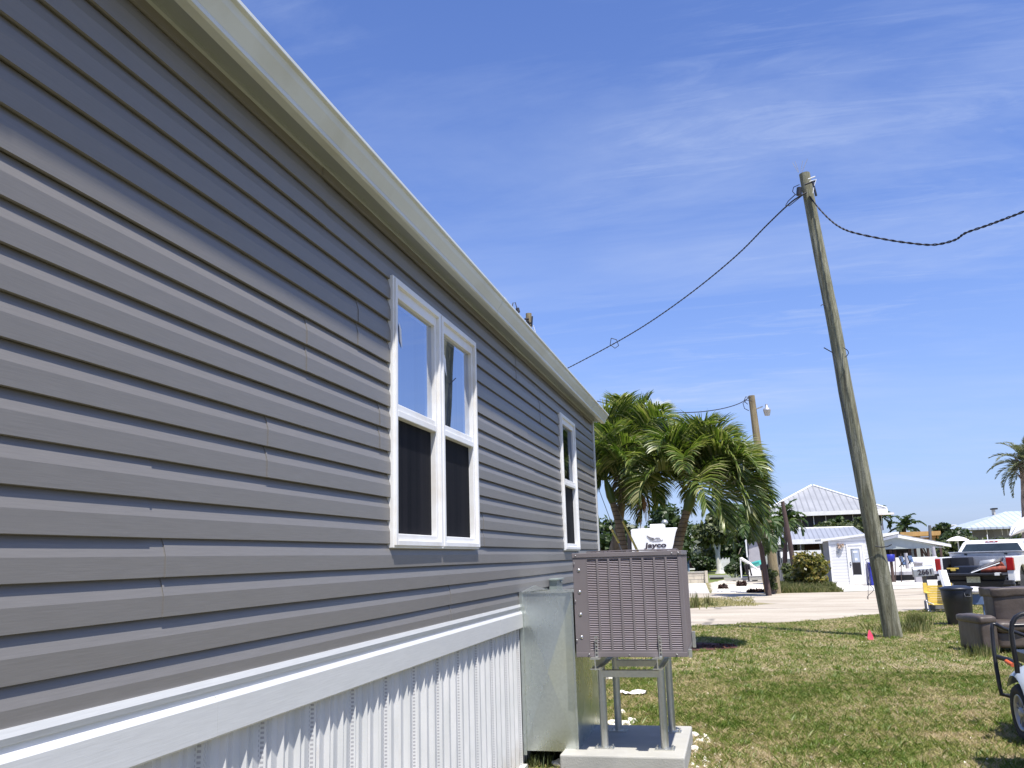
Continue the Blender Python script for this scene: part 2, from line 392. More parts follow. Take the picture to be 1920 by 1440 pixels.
def clap(name, col, pitch, dark=0.75):
    m, t, b = mk(name)
    tc = t.new('ShaderNodeTexCoord'); sp = t.new('ShaderNodeSeparateXYZ'); t.link(tc.outputs['Object'], sp.inputs[0])
    fr = t.math('FRACT', t.math('MULTIPLY', sp.outputs[2], 1 / pitch))
    seam = t.ramp(fr, [(0, 1.0), (0.10, 1.0), (0.16, 0.0)])
    t.link(t.mix(seam, (*col, 1), tuple(x * dark for x in col)), b.inputs['Base Color']); b.inputs['Roughness'].default_value = 0.5
    t.link(t.bump(fr, 0.5, 0.02), b.inputs['Normal']); return m
M['clap_white'] = clap('white_clapboard', (0.80, 0.80, 0.79), 0.14, 0.55)
M['clap_pale'] = clap('pale_clapboard', (0.50, 0.48, 0.50), 0.3, 0.7)
M['rvskin'] = clap('ribbed_white_trailer_skin', (0.84, 0.84, 0.84), 0.16, 0.86)

# ground materials -------------------------------------------------------------
def patchf(t, v):
    big = t.noise(v, 0.75, 4, 0.6, 0.6); mid = t.noise(v, 3.6, 5, 0.62, 0.4); sm = t.noise(v, 11, 3, 0.6)
    return t.math('ADD', t.math('ADD', t.math('MULTIPLY', big, 0.30), t.math('MULTIPLY', mid, 0.44)), t.math('MULTIPLY', sm, 0.26))
def lawn_mat():
    m, t, b = mk('lawn_soil_and_grass')
    v = t.coords((1, 1, 1)); fine = t.noise(v, 42, 4, 0.75)
    soil = t.ramp(fine, [(0.3, (0.16, 0.125, 0.075)), (0.5, (0.30, 0.245, 0.155)), (0.72, (0.48, 0.41, 0.29))])
    grass = t.ramp(fine, [(0.3, (0.08, 0.085, 0.03)), (0.55, (0.17, 0.17, 0.06)), (0.75, (0.30, 0.27, 0.12))])
    t.link(t.mix(t.ramp(patchf(t, v), [(0.44, 0.0), (0.54, 1.0)]), soil, grass), b.inputs['Base Color']); b.inputs['Roughness'].default_value = 0.95
    b.inputs['Specular IOR Level'].default_value = 0.1
    t.link(t.bump(fine, 0.8, 0.02), b.inputs['Normal']); return m
M['lawn'] = lawn_mat()
def blade_mat():
    m, t, b = mk('grass_blade')
    g = t.new('ShaderNodeNewGeometry'); v = t.coords((1, 1, 1))
    f = t.math('ADD', t.math('MULTIPLY', patchf(t, v), 3.6), t.math('MULTIPLY', g.outputs['Random Per Island'], 0.55))
    c = t.ramp(t.math('SUBTRACT', f, 1.50), [(0.16, (0.52, 0.43, 0.25)), (0.36, (0.44, 0.37, 0.18)), (0.48, (0.30, 0.30, 0.09)), (0.64, (0.17, 0.225, 0.04)), (0.92, (0.09, 0.155, 0.02))])
    t.link(c, b.inputs['Base Color']); b.inputs['Roughness'].default_value = 0.6; b.inputs['Specular IOR Level'].default_value = 0.3
    tr = t.new('ShaderNodeBsdfTranslucent'); t.link(c, tr.inputs[0])
    mx = t.new('ShaderNodeMixShader'); mx.inputs[0].default_value = 0.35
    t.link(b.outputs[0], mx.inputs[1]); t.link(tr.outputs[0], mx.inputs[2]); t.link(mx.outputs[0], t.n['Material Output'].inputs[0])
    return m
M['blade'] = blade_mat()
def road_mat(name, a, b_, stain, sc=1.0, crack=True):
    m, t, b = mk(name)
    v = t.coords((1, 1, 1))
    fine = t.noise(v, 14 * sc, 5, 0.7); big = t.noise(t.coords((0.25, 0.9, 1)), 0.9, 6, 0.65, 0.4)
    c = t.ramp(fine, [(0.3, a), (0.7, b_)])
    c = t.mix(t.ramp(big, [(0.42, 0.0), (0.62, 0.8)]), c, stain)
    if crack:
        vo = t.new('ShaderNodeTexVoronoi'); vo.feature = 'DISTANCE_TO_EDGE'; vo.inputs['Scale'].default_value = 0.22
        mp = t.mix(0.5, v, t.new('ShaderNodeTexNoise', i_Scale=1.2).outputs['Color'])
        t.link(mp, vo.inputs['Vector'])
        gate = t.ramp(t.noise(v, 0.35, 2), [(0.5, 0.0), (0.56, 0.7)])
        c = t.mix(t.math('MULTIPLY', t.ramp(vo.outputs['Distance'], [(0.0, 1.0), (0.006, 1.0), (0.012, 0.0)]), gate), c, (0.10, 0.09, 0.08))
    t.link(c, b.inputs['Base Color']); b.inputs['Roughness'].default_value = 0.9
    t.link(t.bump(fine, 0.5, 0.02), b.inputs['Normal']); return m
M['road'] = road_mat('worn_pale_road', (0.36, 0.315, 0.25), (0.50, 0.45, 0.37), (0.31, 0.265, 0.205))
M['apron'] = road_mat('white_concrete_apron', (0.48, 0.46, 0.42), (0.58, 0.56, 0.52), (0.40, 0.37, 0.33), 0.6)
M['gravel'] = mat('shell_gravel', (0.48, 0.44, 0.37), 0.95, 0, 0.4, (6, 6, 6), 0.9, 9, dirt=(0.34, 0.29, 0.21))
M['drygrass'] = mat('dry_verge', (0.23, 0.20, 0.09), 0.95, 0, 0.45, (4, 4, 4), 0.8, 12)
M['greenlawn'] = mat('far_green_lawn', (0.12, 0.15, 0.03), 0.95, 0, 0.3, (2, 2, 2), 0.6, 12)

# ================================================================== GROUND
def sheet(name, pts, z, m, label=None, edge_noise=0.0, seed=0):
    P = []
    n = len(pts)
    for i in range(n):
        a, b = Vector(pts[i][:2]), Vector(pts[(i + 1) % n][:2])
        k = max(1, int((b - a).length / 0.25)) if edge_noise else 1
        k = min(k, 120)
        for j in range(k):
            q = a.lerp(b, j / k)
            if edge_noise:
                d = (b - a).normalized(); nn = Vector((-d.y, d.x))
                q = q + nn * edge_noise * noise.noise(Vector((q.x * 1.7, q.y * 1.7, seed))) * 2
                q = q + nn * edge_noise * 0.6 * noise.noise(Vector((q.x * 6, q.y * 6, seed)))
            P.append((q.x, q.y, z))
    mb = MB(); mb.add(P, [tuple(range(len(P)))])
    me = mb.build(name, m, None, org=(0, 0, 0))
    return struct(me, label)
gb = MB(); gb.quad((-400, -200, 0), (400, -200, 0), (400, 900, 0), (-400, 900, 0))
struct(gb.build('ground', M['lawn'], None, (0, 0, 0)))
sheet('road', [(-40, 22.5), (-12, 20.6), (-1.1, 20.4), (0.21, 21.1), (1.4, 21.4), (2.72, 22.7), (3.9, 24.0), (4.85, 25.2), (5.9, 26.3), (8.2, 28.6), (20, 40), (45, 62),
               (45, 66), (8.5, 39), (7.5, 38.1), (5.2, 36.2), (4.0, 35.6), (1.5, 35.7), (0.4, 36.5), (-1.9, 37.1), (-12, 38), (-40, 40)], 0.004, M['road'], 'pale worn road', 0.09, 3)
sheet('gravel_lot', [(-0.9, 36.9), (0.4, 36.6), (1.45, 36.0), (2.3, 45), (3, 62), (0.4, 62), (-1.3, 49.5)], 0.008, M['gravel'], 'shell gravel lot', 0.08, 5)
sheet('driveway', [(-3.4, 37.2), (-1.0, 36.95), (-1.55, 49.8), (-5, 50)], 0.009, M['apron'], 'concrete driveway')
sheet('concrete_apron', [(3.9, 35.75), (5.2, 36.3), (7.5, 38.2), (12, 42), (14, 52), (9, 58), (6.5, 46), (4.2, 43.4), (3.8, 39)], 0.012, M['apron'], 'bright cracked concrete apron', 0.03, 9)
sheet('verge', [(1.5, 35.85), (3.9, 36.0), (3.85, 39), (3.9, 46), (2.0, 46), (1.5, 41)], 0.010, M['drygrass'], 'weedy verge', 0.06, 11)
sheet('grass_island', [(-3.5, 33.4), (-1.7, 33.2), (-0.7, 32.7), (0.35, 29.9), (1.2, 28.6), (0.0, 27.9), (-1.5, 26.9), (-3.8, 27.0)], 0.009, M['drygrass'], 'strip of dry grass in the road', 0.12, 13)
sheet('far_lawn', [(-14, 50.5), (-1.2, 51), (1.5, 62), (2.5, 90), (-20, 92)], 0.006, M['greenlawn'], 'green lawn beyond the block wall', 0.05, 15)

# ================================================================== MOBILE HOME
XW = -1.702; YE = 11.45; YS = -3.6
home = empty('mobile_home', (XW, 4.0, 0), 'long grey vinyl sided mobile home filling the left side, white skirting and gutter', 'mobile home')
WIN = [(4.18, 5.75, 1.675, 3.15), (8.97, 9.84, 1.675, 3.15)]
# siding: lapped double-four profile; each board row runs full length except where a window interrupts it
sd = MB(); rnd = random.Random(5)
Z0 = 1.2187; P_ = 0.1193; NR = 19
seams = {}
for row in range(0, NR + 1, 2):
    s0 = rnd.uniform(0, 3.6)
    seams[row] = s0
seams[2] = 2.35; seams[4] = 5.93 - 3.66; seams[0] = 5.16; seams[18] = 3.36; seams[16] = 3.4; seams[14] = 8.0; seams[6] = 6.6; seams[8] = 7.7; seams[10] = 6.9
for k in range(NR):
    zb = Z0 + P_ * k; zt = min(zb + P_, 3.44)
    cuts = [YS]
    s = seams[(k // 2) * 2] % 3.66
    y = s - 3.66 * 2
    while y < YE:
        if YS < y < YE: cuts.append(y)
        y += 3.66
    cuts.append(YE)
    segs = []
    for i in range(len(cuts) - 1):
        a, b = cuts[i], cuts[i + 1]; off = 0.0032 * ((i + k // 2) % 2)
        parts = [(a, b)]
        for (w0, w1, wz0, wz1) in WIN:
            if zb > wz0 - 0.0 and zt < wz1 + 0.0:
                np_ = []
                for (p, q) in parts:
                    if q <= w0 or p >= w1: np_.append((p, q)); continue
                    if p < w0: np_.append((p, w0 + 0.012))
                    if q > w1: np_.append((w1 - 0.012, q))
                parts = np_
        for (p, q) in parts: segs.append((p, q, off))
    bev = [(0.008, 0.0), (0.0158, 0.002), (0.0152, 0.064), (0.0135, 0.070), (0.0055, 0.099), (-0.0045, P_ + 0.003)]
    for (p, q, off) in segs:
        nseg = max(1, int((q - p) / 0.35)); rows = []
        for j in range(nseg + 1):
            yy = p + (q - p) * j / nseg
            wv = 0.0012 * noise.noise(Vector((yy * 1.1, k * 3.1, 0)))
            dz = 0.0022 * noise.noise(Vector((yy * 0.8, k * 1.7, 5)))
            rows.append([(XW - 0.014 + x + off + wv, yy, min(zb + z + dz, 3.44)) for (x, z) in [(-0.0065, 0.004)] + bev])
        nb = len(bev) + 1; vs = [v for r in rows for v in r]; fs = []
        for j in range(nseg):
            for i in range(nb - 1):
                fs.append((j * nb + i, (j + 1) * nb + i, (j + 1) * nb + i + 1, j * nb + i + 1))
        b0 = len(sd.v); sd.add(vs, fs)
        # closed end lip so the lap joints catch light and shade
        for e in (0, nseg):
            yy = rows[e][0][1]; sd.add([rows[e][i] for i in range(nb)] + [(XW - 0.024, yy, zb), (XW - 0.024, yy, zt)], [tuple([nb, *range(nb), nb + 1])])
sd.build('siding', M['siding'], home, recalc=False)
# wall core behind the siding with window openings, end wall, back wall, roof
core = MB()
def wall_core(y0, y1, z0, z1): core.box((XW - 0.12, y0, z0), (XW - 0.026, y1, z1))
wall_core(YS, WIN[0][0] + .02, 1.06, 3.44); wall_core(WIN[0][1] - .02, WIN[1][0] + .02, 1.06, 3.44); wall_core(WIN[1][1] - .02, YE - 0.01, 1.06, 3.44)
for w in WIN:
    wall_core(w[0] + .02, w[1] - .02, 1.06, w[2] + .03); wall_core(w[0] + .02, w[1] - .02, w[3] - .03, 3.44)
core.box((XW - 4.2, YE - 0.1, 1.06), (XW - 0.12, YE - 0.012, 3.44))
core.box((XW - 4.2, YS, 1.06), (XW - 0.12, YS + 0.1, 3.44))
core.box((XW - 4.3, YS, 1.06), (XW - 4.2, YE - 0.01, 3.44))
core.prism([(XW - 4.3, 3.44), (XW, 3.44), (XW - 2.15, 4.0)], YE - 0.09, YE - 0.02, 'y')
core.build('wall', M['siding'], home)
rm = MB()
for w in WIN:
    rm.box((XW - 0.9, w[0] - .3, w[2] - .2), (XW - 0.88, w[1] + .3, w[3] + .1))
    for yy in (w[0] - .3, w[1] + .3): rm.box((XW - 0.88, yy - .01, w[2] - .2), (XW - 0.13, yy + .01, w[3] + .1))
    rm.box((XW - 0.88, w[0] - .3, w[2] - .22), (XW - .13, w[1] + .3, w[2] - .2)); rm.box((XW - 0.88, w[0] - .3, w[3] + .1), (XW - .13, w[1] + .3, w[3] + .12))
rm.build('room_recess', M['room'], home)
# corner post
cp = MB(); cp.box((XW - 0.085, YE - 0.005, 1.12), (XW + 0.012, YE + 0.02, 3.42)); cp.box((XW - 0.012, YE - 0.075, 1.12), (XW + 0.016, YE - 0.005, 3.42))
cp.build('corner_trim', M['white_vinyl'], home, bevel=0.003)
# windows
def window(y0, y1, z0, z1, units):
    fr = MB(); X = XW
    def ringf(a, b, c, d, w, x0, x1, wt=None, wb=None):
        wt = wt or w; wb = wb or w
        fr.box((x0, a, c), (x1, a + w, d)); fr.box((x0, b - w, c), (x1, b, d))
        fr.box((x0, a + w, d - wt), (x1, b - w, d)); fr.box((x0, a + w, c), (x1, b - w, c + wb))
    n = units; W = (y1 - y0) / n; objs = []
    for u in range(n):
        a = y0 + u * W + (0.002 if u else 0); b = y0 + (u + 1) * W - (0.002 if u < n - 1 else 0)
        ringf(a, b, z0, z1, 0.030, X - 0.03, X + 0.020, 0.05, 0.035)               # outer flange
        ringf(a + .012, b - .012, z0 + .012, z1 - .012, 0.030, X - 0.03, X + 0.032, 0.035, 0.03)
        ringf(a + .042, b - .042, z0 + .042, z1 - .047, 0.034, X - 0.06, X + 0.012, 0.06, 0.034)  # sash
        zm = z0 + 0.735
        fr.box((X - 0.06, a + .076, zm - .038), (X + 0.018, b - .076, zm + .0)); fr.box((X - 0.05, a + .076, zm + .0), (X + 0.010, b - .076, zm + .035))
    root = fr.build('window', M['frame_white'], home, bevel=0.004)
    for u in range(n):
        a = y0 + u * W + .07; b = y0 + (u + 1) * W - .07; zm = z0 + 0.735
        g_ = MB(); g_.quad((X - 0.012, a, zm), (X - 0.012, b, zm), (X - 0.012, b, z1 - .1), (X - 0.012, a, z1 - .1)); g_.build('pane', M['glass'], root)
        s_ = MB(); s_.box((X - 0.026, a, z0 + .06), (X - 0.022, b, zm - .02)); s_.build('insect_screen', M['screen'], root)
        # hanging blinds behind the upper glass
        c_ = MB(); vs = []; fs = []; N = 30
        for i in range(N + 1):
            yy = a - .02 + (b - a + .04) * i / N
            xx = X - 0.14 - 0.02 * math.sin(i * 1.9) - 0.01 * math.sin(i * 0.7 + u)
            vs += [(xx, yy, z0), (xx, yy, z1)]
        for i in range(N): fs.append((2 * i, 2 * i + 2, 2 * i + 3, 2 * i + 1))
        c_.add(vs, fs, 0, True); c_.build('curtain', M['curtain'], root, recalc=False)
        if n == 2:
            st = MB(); zc = z1 - 0.28; yc = a + 0.085
            st.add([(X - .008, yc, zc + .055), (X - .008, yc + .035, zc + .02), (X - .008, yc + .05, zc - .09), (X - .008, yc + .012, zc - .05)], [(0, 1, 2, 3)])
            st.build('sticker', M['sticker'], root, recalc=False)
    return root
window(*WIN[0], 2); window(*WIN[1], 1)
# trims below siding + skirting
tr = MB()
tr.box((XW - 0.02, YS, 1.170), (XW + 0.004, 6.92, 1.215)); tr.prism([(XW - 0.02, 1.205), (XW + 0.010, 1.205), (XW + 0.014, 1.222), (XW + 0.008, 1.243), (XW - 0.02, 1.240)], YS, 6.92, 'y')
tr.box((XW - 0.02, 8.06, 1.170), (XW + 0.004, YE, 1.243))
tr.build('starter_strip', M['white_vinyl'], home)
bd = MB()
edges = [YS, -1.2, 2.63, 6.24 - 0.0, 8.0, YE]
for i in range(len(edges) - 1):
    a, b = edges[i] + 0.001, edges[i + 1] - 0.001
    bd.prism([(XW - 0.02, 1.062), (XW + 0.024 + .001 * (i % 2), 1.058), (XW + 0.028 + .001 * (i % 2), 1.064), (XW + 0.026 + .001 * (i % 2), 1.170), (XW + 0.014, 1.187), (XW - 0.02, 1.187)], a, b, 'y')
bd.build('skirt_band', M['white_vinyl'], home)
sk = MB()
prof = []   # one 0.13 m rib: flat pan, then raised V rib
yv = YS
vs = []
k = 0
base_y = 3.104 - 0.13 * 60
while base_y + 0.13 * k < YE - 0.1:
    yy = base_y + 0.13 * k
    if yy > YS:
        for (dy, dx) in [(0.0, -0.004), (0.011, 0.016), (0.060, -0.004), (0.067, 0.006), (0.125, -0.0045)]:
            vs.append((yy + dy, XW - 0.012 + dx))
    k += 1
V = []; F_ = []
for (yy, xx) in vs: V += [(xx, yy, 0.0), (xx, yy, 1.10)]
for i in range(len(vs) - 1): F_.append((2 * i, 2 * i + 2, 2 * i + 3, 2 * i + 1))
sk.add(V, F_)
so = sk.build('skirting', M['skirt'], home, recalc=False)
bs = MB(); bs.box((XW - 0.03, YS, 0), (XW + 0.035, 6.92, 0.035)); bs.box((XW - 4.3, YE - 0.05, 0), (XW, YE - 0.02, 1.08)); bs.build('ground_channel', M['white_vinyl'], home)
# eaves
ev = MB(); ev.prism([(-1.70, 3.430), (-1.558, 3.396), (-1.558, 3.402), (-1.70, 3.437)], YS, YE + 0.04, 'y'); ev.prism([(-1.716, 3.40), (-1.69, 3.412), (-1.688, 3.428), (-1.716, 3.43)], YS, YE + 0.04, 'y'); ev.build('soffit', M['soffit'], home)
gt = MB()
gp_ = [(-1.600, 3.392), (-1.560, 3.388), (-1.548, 3.392), (-1.546, 3.404), (-1.549, 3.412), (-1.538, 3.428), (-1.514, 3.462), (-1.504, 3.486), (-1.490, 3.489), (-1.487, 3.492), (-1.487, 3.506), (-1.492, 3.511), (-1.508, 3.504), (-1.600, 3.504)]
gt.prism(gp_, YS, YE + 0.10, 'y'); gt.prism(gp_, YE + .1, YE + .104, 'y')
for yj in (1.3, 5.9, 10.4): gt.prism([(x - (.0016 if x > -1.55 else -.0) + .0032, z + (.002 if z > 3.5 else -.002)) for x, z in gp_], yj, yj + .06, 'y')
gt.build('gutter', M['gutter'], home)
fa = MB(); fa.box((-1.70, YE + 0.042, 3.41), (-1.602, YE + 0.06, 3.50)); fa.box((XW - 4.4, YE + 0.02, 3.41), (-1.72, YE + 0.05, 3.5)); fa.build('fascia', M['gutter'], home)
rf = MB(); rf.prism([(-1.55, 3.512), (-1.55, 3.530), (XW - 2.15, 4.16), (XW - 4.5, 3.535), (XW - 4.5, 3.50), (XW - 2.15, 4.13)], YS - .05, YE + 0.07, 'y'); rf.build('roof', M['shingle'], home)
# bits on the wall
eb = MB(); eb.box((XW + 0.002, 8.14, 1.20), (XW + 0.075, 8.42, 1.405)); eb.build('cabinet', M['elec'], None, (XW, 8.28, 1.2))
el = bpy.data.objects['cabinet']; el.name = 'electrical_box'
tag(el, 'small grey green electrical box on the siding above the metal duct cover', 'electrical box')
ORG['electrical_box'] = ORG['cabinet']
ed = MB(); ed.box((XW + 0.0, 8.12, 1.395), (XW + 0.09, 8.44, 1.41)); ed.box((XW + .075, 8.30, 1.37), (XW + .085, 8.40, 1.385)); ed.build('box_lid', M['elec'], el, bevel=0.002)
cn = MB(); cn.tube([(XW + .03, 8.5, 1.25), (XW + .03, 8.5, 1.40)], 0.012, 8); cn.build('conduit', M['frame_white'], el)

# ================================================================== DUCT COVER
def bent(name, parent):  # galvanised cabinet with cross-broken front panel
    mb = MB()
    x0, x1, y0, y1, z0, z1 = XW + 0.004, -1.262, 6.93, 8.04, 0.13, 1.325
    cx, cz = (x0 + x1) / 2, 0.72
    f = [(x0, y0, z0), (x1, y0, z0), (x1, y0, z1), (x0, y0, z1), (cx, y0 - 0.026, cz)]
    mb.add(f, [(0, 1, 4), (1, 2, 4), (2, 3, 4), (3, 0, 4)])
    cy = (y0 + y1) / 2
    f = [(x1, y0, z0), (x1, y1, z0), (x1, y1, z1), (x1, y0, z1), (x1 + 0.016, cy, cz)]
    mb.add(f, [(0, 1, 4), (1, 2, 4), (2, 3, 4), (3, 0, 4)])
    f = [(x0, y0, z1), (x1, y0, z1), (x1, y1, z1 - .01), (x0, y1, z1 - .01), (cx, cy, z1 - 0.012)]
    mb.add(f, [(0, 1, 4), (1, 2, 4), (2, 3, 4), (3, 0, 4)])
    mb.quad((x0, y1, z0), (x1, y1, z0), (x1, y1, z1 - .01), (x0, y1, z1 - .01))
    mb.quad((x0, y0, z0), (x1, y0, z0), (x1, y1, z0), (x0, y1, z0))
    mb.quad((x0, y0, z0), (x0, y1, z0), (x0, y1, z1), (x0, y0, z1))
    return mb
duct = bent('duct', None).build('duct_cover', M['galv'], None, (-1.48, 7.48, 0.13))
tag(duct, 'tall galvanised sheet metal duct cover against the white skirting', 'duct cover')
fl = MB(); fl.box((XW + 0.003, 6.918, 0.10), (XW + 0.03, 6.93, 1.34)); fl.box((XW + .004, 6.92, 1.326), (-1.26, 6.945, 1.334)); fl.box((-1.275, 6.917, 0.13), (-1.258, 6.929, 1.325))
fl.quad((XW + .004, 6.94, 1.335), (-1.52, 7.2, 1.335), (-1.52, 7.2, 1.345), (XW + .004, 7.5, 1.375)); fl.build('flange', M['galv'], duct)

# ================================================================== AC PAD / STAND / UNIT
pad = MB(); pad.box((-1.375, 6.73, 0.0), (-0.447, 7.93, 0.15))
pad_o = pad.build('concrete_pad', M['conc'], None, (-0.9, 7.3, 0), bevel=0.012); tag(pad_o, 'square grey concrete pad carrying the air conditioner stand', 'pad')
st = empty('steel_stand', (-0.83, 7.3, 0.15), 'galvanised steel stand with four round legs raising the air conditioner', 'stand')
legs = [(-1.068, 7.0), (-0.607, 7.0), (-1.045, 7.66), (-0.596, 7.66)]
for (lx, ly) in legs:
    lg = MB(); lg.tube([(lx, ly, 0.155), (lx, ly, 0.765)], 0.030, 18); l = lg.build('leg', M['steel'], st)
    bp = MB(); bp.box((lx - .075, ly - .05, 0.150), (lx + .075, ly + .05, 0.158))
    for sx in (-1, 1):
        for sy in (-1, 1): bp.tube([(lx + sx * .058, ly + sy * .035, .158), (lx + sx * .058, ly + sy * .035, .172)], .008, 6)
    bp.build('base_plate', M['steel'], l, bevel=0.001)
for ly, z in ((6.972, .675), (7.632, .675)):
    cb = MB(); cb.box((-1.06, ly, z), (-0.60, ly + .004, z + .055)); cb.box((-1.06, ly, z + .051), (-0.6, ly + .03, z + .055)); cb.build('crossbar', M['steel'], st)
for bx in (-1.068, -0.600):
    ib = MB(); y0, y1 = 6.70, 7.80
    ib.box((bx - .037, y0, .838), (bx + .037, y1, .845)); ib.box((bx - .037, y0, .764), (bx + .037, y1, .771)); ib.box((bx - .004, y0 + .002, .771), (bx + .004, y1, .838))
    ib.build('beam', M['steel'], st)
ac = empty('air_conditioner', (-0.80, 7.2, 0.846), 'taupe louvered outdoor air conditioner unit raised on the steel stand', 'air conditioner')
AX0, AX1, AY0, AY1, AZ0, AZ1 = -1.222, -0.378, 6.78, 7.62, 0.847, 1.632
cs = MB()
cs.box((AX0, AY0 - .004, AZ0), (AX1, AY1, AZ0 + .035))                      # base pan
cs.box((AX0 - .004, AY0 - .006, AZ1 - .035), (AX1 + .004, AY1 + .004, AZ1))   # top lid
cs.box((AX0, AY0, AZ0 + .035), (AX0 + .105, AY0 + .02, AZ1 - .035))           # blank access panel
cs.box((AX0, AY0 + .02, AZ0 + .035), (AX0 + .02, AY1, AZ1 - .035)); cs.box((AX0 + .02, AY1 - .02, AZ0 + .035), (AX1, AY1, AZ1 - .035))
cs.box((AX1 - .030, AY0, AZ0 + .035), (AX1, AY0 + .022, AZ1 - .035)); cs.box((AX1 - .020, AY1 - .05, AZ0 + .035), (AX1, AY1 - .02, AZ1 - .035))
cs.build('casing', M['ac_paint'], ac, bevel=0.003)
ic = MB(); ic.box((AX0 + .03, AY0 + .035, AZ0 + .036), (AX1 - .035, AY1 - .03, AZ1 - .036)); ic.build('coil', M['ac_dark'], ac)
lv = MB(); L0, L1 = AX0 + .105, AX1 - .030; nc = 8
NS = 52; zlo, zhi = AZ0 + .05, AZ1 - .05
cw = (L1 - L0) / nc
for j in range(NS):
    z = zlo + (zhi - zlo) * (j + .5) / NS
    for (x0, x1) in [(L0, L1)]:
        lv.add([(x0, AY0 + .004, z - .0026), (x1, AY0 + .004, z - .0026), (x1, AY0 + .004, z - .0012), (x0, AY0 + .004, z - .0012), (x0, AY0 + .012, z + .0026), (x1, AY0 + .012, z + .0026), (x1, AY0 + .012, z + .0014), (x0, AY0 + .012, z + .0014)],
               [(0, 1, 2, 3), (3, 2, 5, 4), (4, 5, 6, 7), (7, 6, 1, 0)])
    lv.add([(AX1 - .004, AY0 + .022, z - .002), (AX1 - .004, AY1 - .05, z - .002), (AX1 - .004, AY1 - .05, z + .0004), (AX1 - .004, AY0 + .022, z + .0004), (AX1 - .02, AY0 + .022, z + .0055), (AX1 - .02, AY1 - .05, z + .0055), (AX1 - .02, AY1 - .05, z + .003), (AX1 - .02, AY0 + .022, z + .003)],
           [(0, 1, 2, 3), (3, 2, 5, 4), (4, 5, 6, 7), (7, 6, 1, 0)])
lv.build('louver', M['ac_slat'], ac)
vr = MB()
for c in range(nc):
    x = L0 + cw * c; vr.box((x - .008 + (.008 if c == 0 else 0), AY0 - .001, AZ0 + .036), (x + .008, AY0 + .006, AZ1 - .036))
vr.box((L0, AY0 - .0008, AZ0 + .0352), (L1, AY0 + .018, AZ0 + .05)); vr.box((L0, AY0 - .0008, AZ1 - .05), (L1, AY0 + .018, AZ1 - .0352))
for c in range(1, 8):
    y = AY0 + .1 * c; vr.box((AX1 - .006, y - .006, AZ0 + .036), (AX1 + .001, y + .006, AZ1 - .036))
vr.build('louver_rib', M['ac_paint'], ac, bevel=0.001)
sc_ = MB()
for z in (1.50, 1.335, 1.165, 0.995):
    Mx = Matrix.Translation((AX0 + .045, AY0 - .001, z)) @ Matrix.Rotation(R_(90), 4, 'X')
    sc_.lathe([(0.014, 0), (0.013, 0.002), (0.005, -0.003 + 0.004), (0.004, 0.003)], 16, 0, Mx)
for (x, z) in [(AX0 + .025, AZ1 - .018), (AX1 - .07, AZ1 - .018), (AX1 - .02, AZ1 - .018), (AX0 + .012, 1.555), (AX0 + .012, 1.27), (AX0 + .012, 0.975), (AX0 + .1, AZ0 + .022), (AX0 + .41, AZ0 + .015), (AX1 - .08, AZ0 + .018)]:
    Mx = Matrix.Translation((x, AY0 - .006, z)) @ Matrix.Rotation(R_(90), 4, 'X')
    sc_.lathe([(0.006, 0), (0.006, 0.003), (0.003, 0.004)], 8, 0, Mx)
sc_.build('screw', M['screw'], ac)
for bx in (-1.085, -0.600):
    br = MB()
    x0, x1 = bx + .012, bx + .034
    br.box((x0, AY0 - .014, AZ0 - .002), (x0 + .004, AY0 - .0085, AZ0 + .155)); br.box((x1 - .004, AY0 - .014, AZ0 - .002), (x1, AY0 - .0085, AZ0 + .155))
    for i in range(6): br.box((x0 + .004, AY0 - .014, AZ0 + .0 + i * .029), (x1 - .004, AY0 - .0085, AZ0 + .010 + i * .029))
    br.box((x0 - .03, 6.70, AZ0 - .0015), (x1, AY0 - .0085, AZ0 + .0025)); br.build('bracket', M['steel'], st)
tp = MB()
for i in range(9):
    rr = .05 + i * .04; tp.tube([(-.80 + rr * math.cos(a * math.pi / 16), 7.2 + rr * math.sin(a * math.pi / 16), AZ1 + .012) for a in range(33)], .003, 5, caps=False)
for a in range(8): tp.tube([(-.80, 7.2, AZ1 + .012), (-.80 + .38 * math.cos(a * math.pi / 4), 7.2 + .38 * math.sin(a * math.pi / 4), AZ1 + .004)], .003, 5)
tp.build('fan_guard', M['ac_paint'], ac)
cl = MB(); cl.box((AX1 + .002, AY1 - .08, AZ0 - .01), (AX1 + .03, AY1 - .05, AZ0 + .12)); cl.box((AX1 + .002, AY0 + .05, AZ0 - .01), (AX1 + .03, AY0 + .08, AZ0 + .05)); cl.build('side_clamp', M['steel'], ac, bevel=.002)

# ================================================================== POLES AND WIRES
def pole_mesh(base, top, r0, r1, m, parent, n=22, seg=14):
    mb = MB(); pts = [base.lerp(top, i / seg) for i in range(seg + 1)]
    pts = [p + Vector((noise.noise(p * .6) * .02, 0, 0)) for p in pts]
    mb.tube(pts, [r0 + (r1 - r0) * i / seg for i in range(seg + 1)], n, jit=0.02); return mb.build('shaft', m, parent)
def squiggle(p, r, n, turns, rnd, flat=.5):
    return [p + Vector((r * math.cos(i / n * turns * 6.28) * (.5 + i / n * .5), 0, r * math.sin(i / n * turns * 6.28))) for i in range(n)]
pb = Vector((2.75, 17.4, -0.05)); pt = at(1508, 326, 17.5)
np1 = empty('utility_pole', pb, 'leaning thick weathered wooden utility pole standing in the grass, nearest of the poles', 'utility pole')
pole_mesh(pb, pt, 0.165, 0.108, M['pole'], np1)
hw = MB()
c0 = at(1517, 350, 17.4)
hw.tube([c0 + Vector((-.10, -.13, .0)), c0 + Vector((.12, -.13, .05))], .018, 8); hw.tube([c0 + Vector((.06, -.15, .04)), c0 + Vector((.10, -.15, -.28))], .022, 8)
hw.tube([at(1499, 352, 17.35), at(1498, 366, 17.35)], .055, 8)
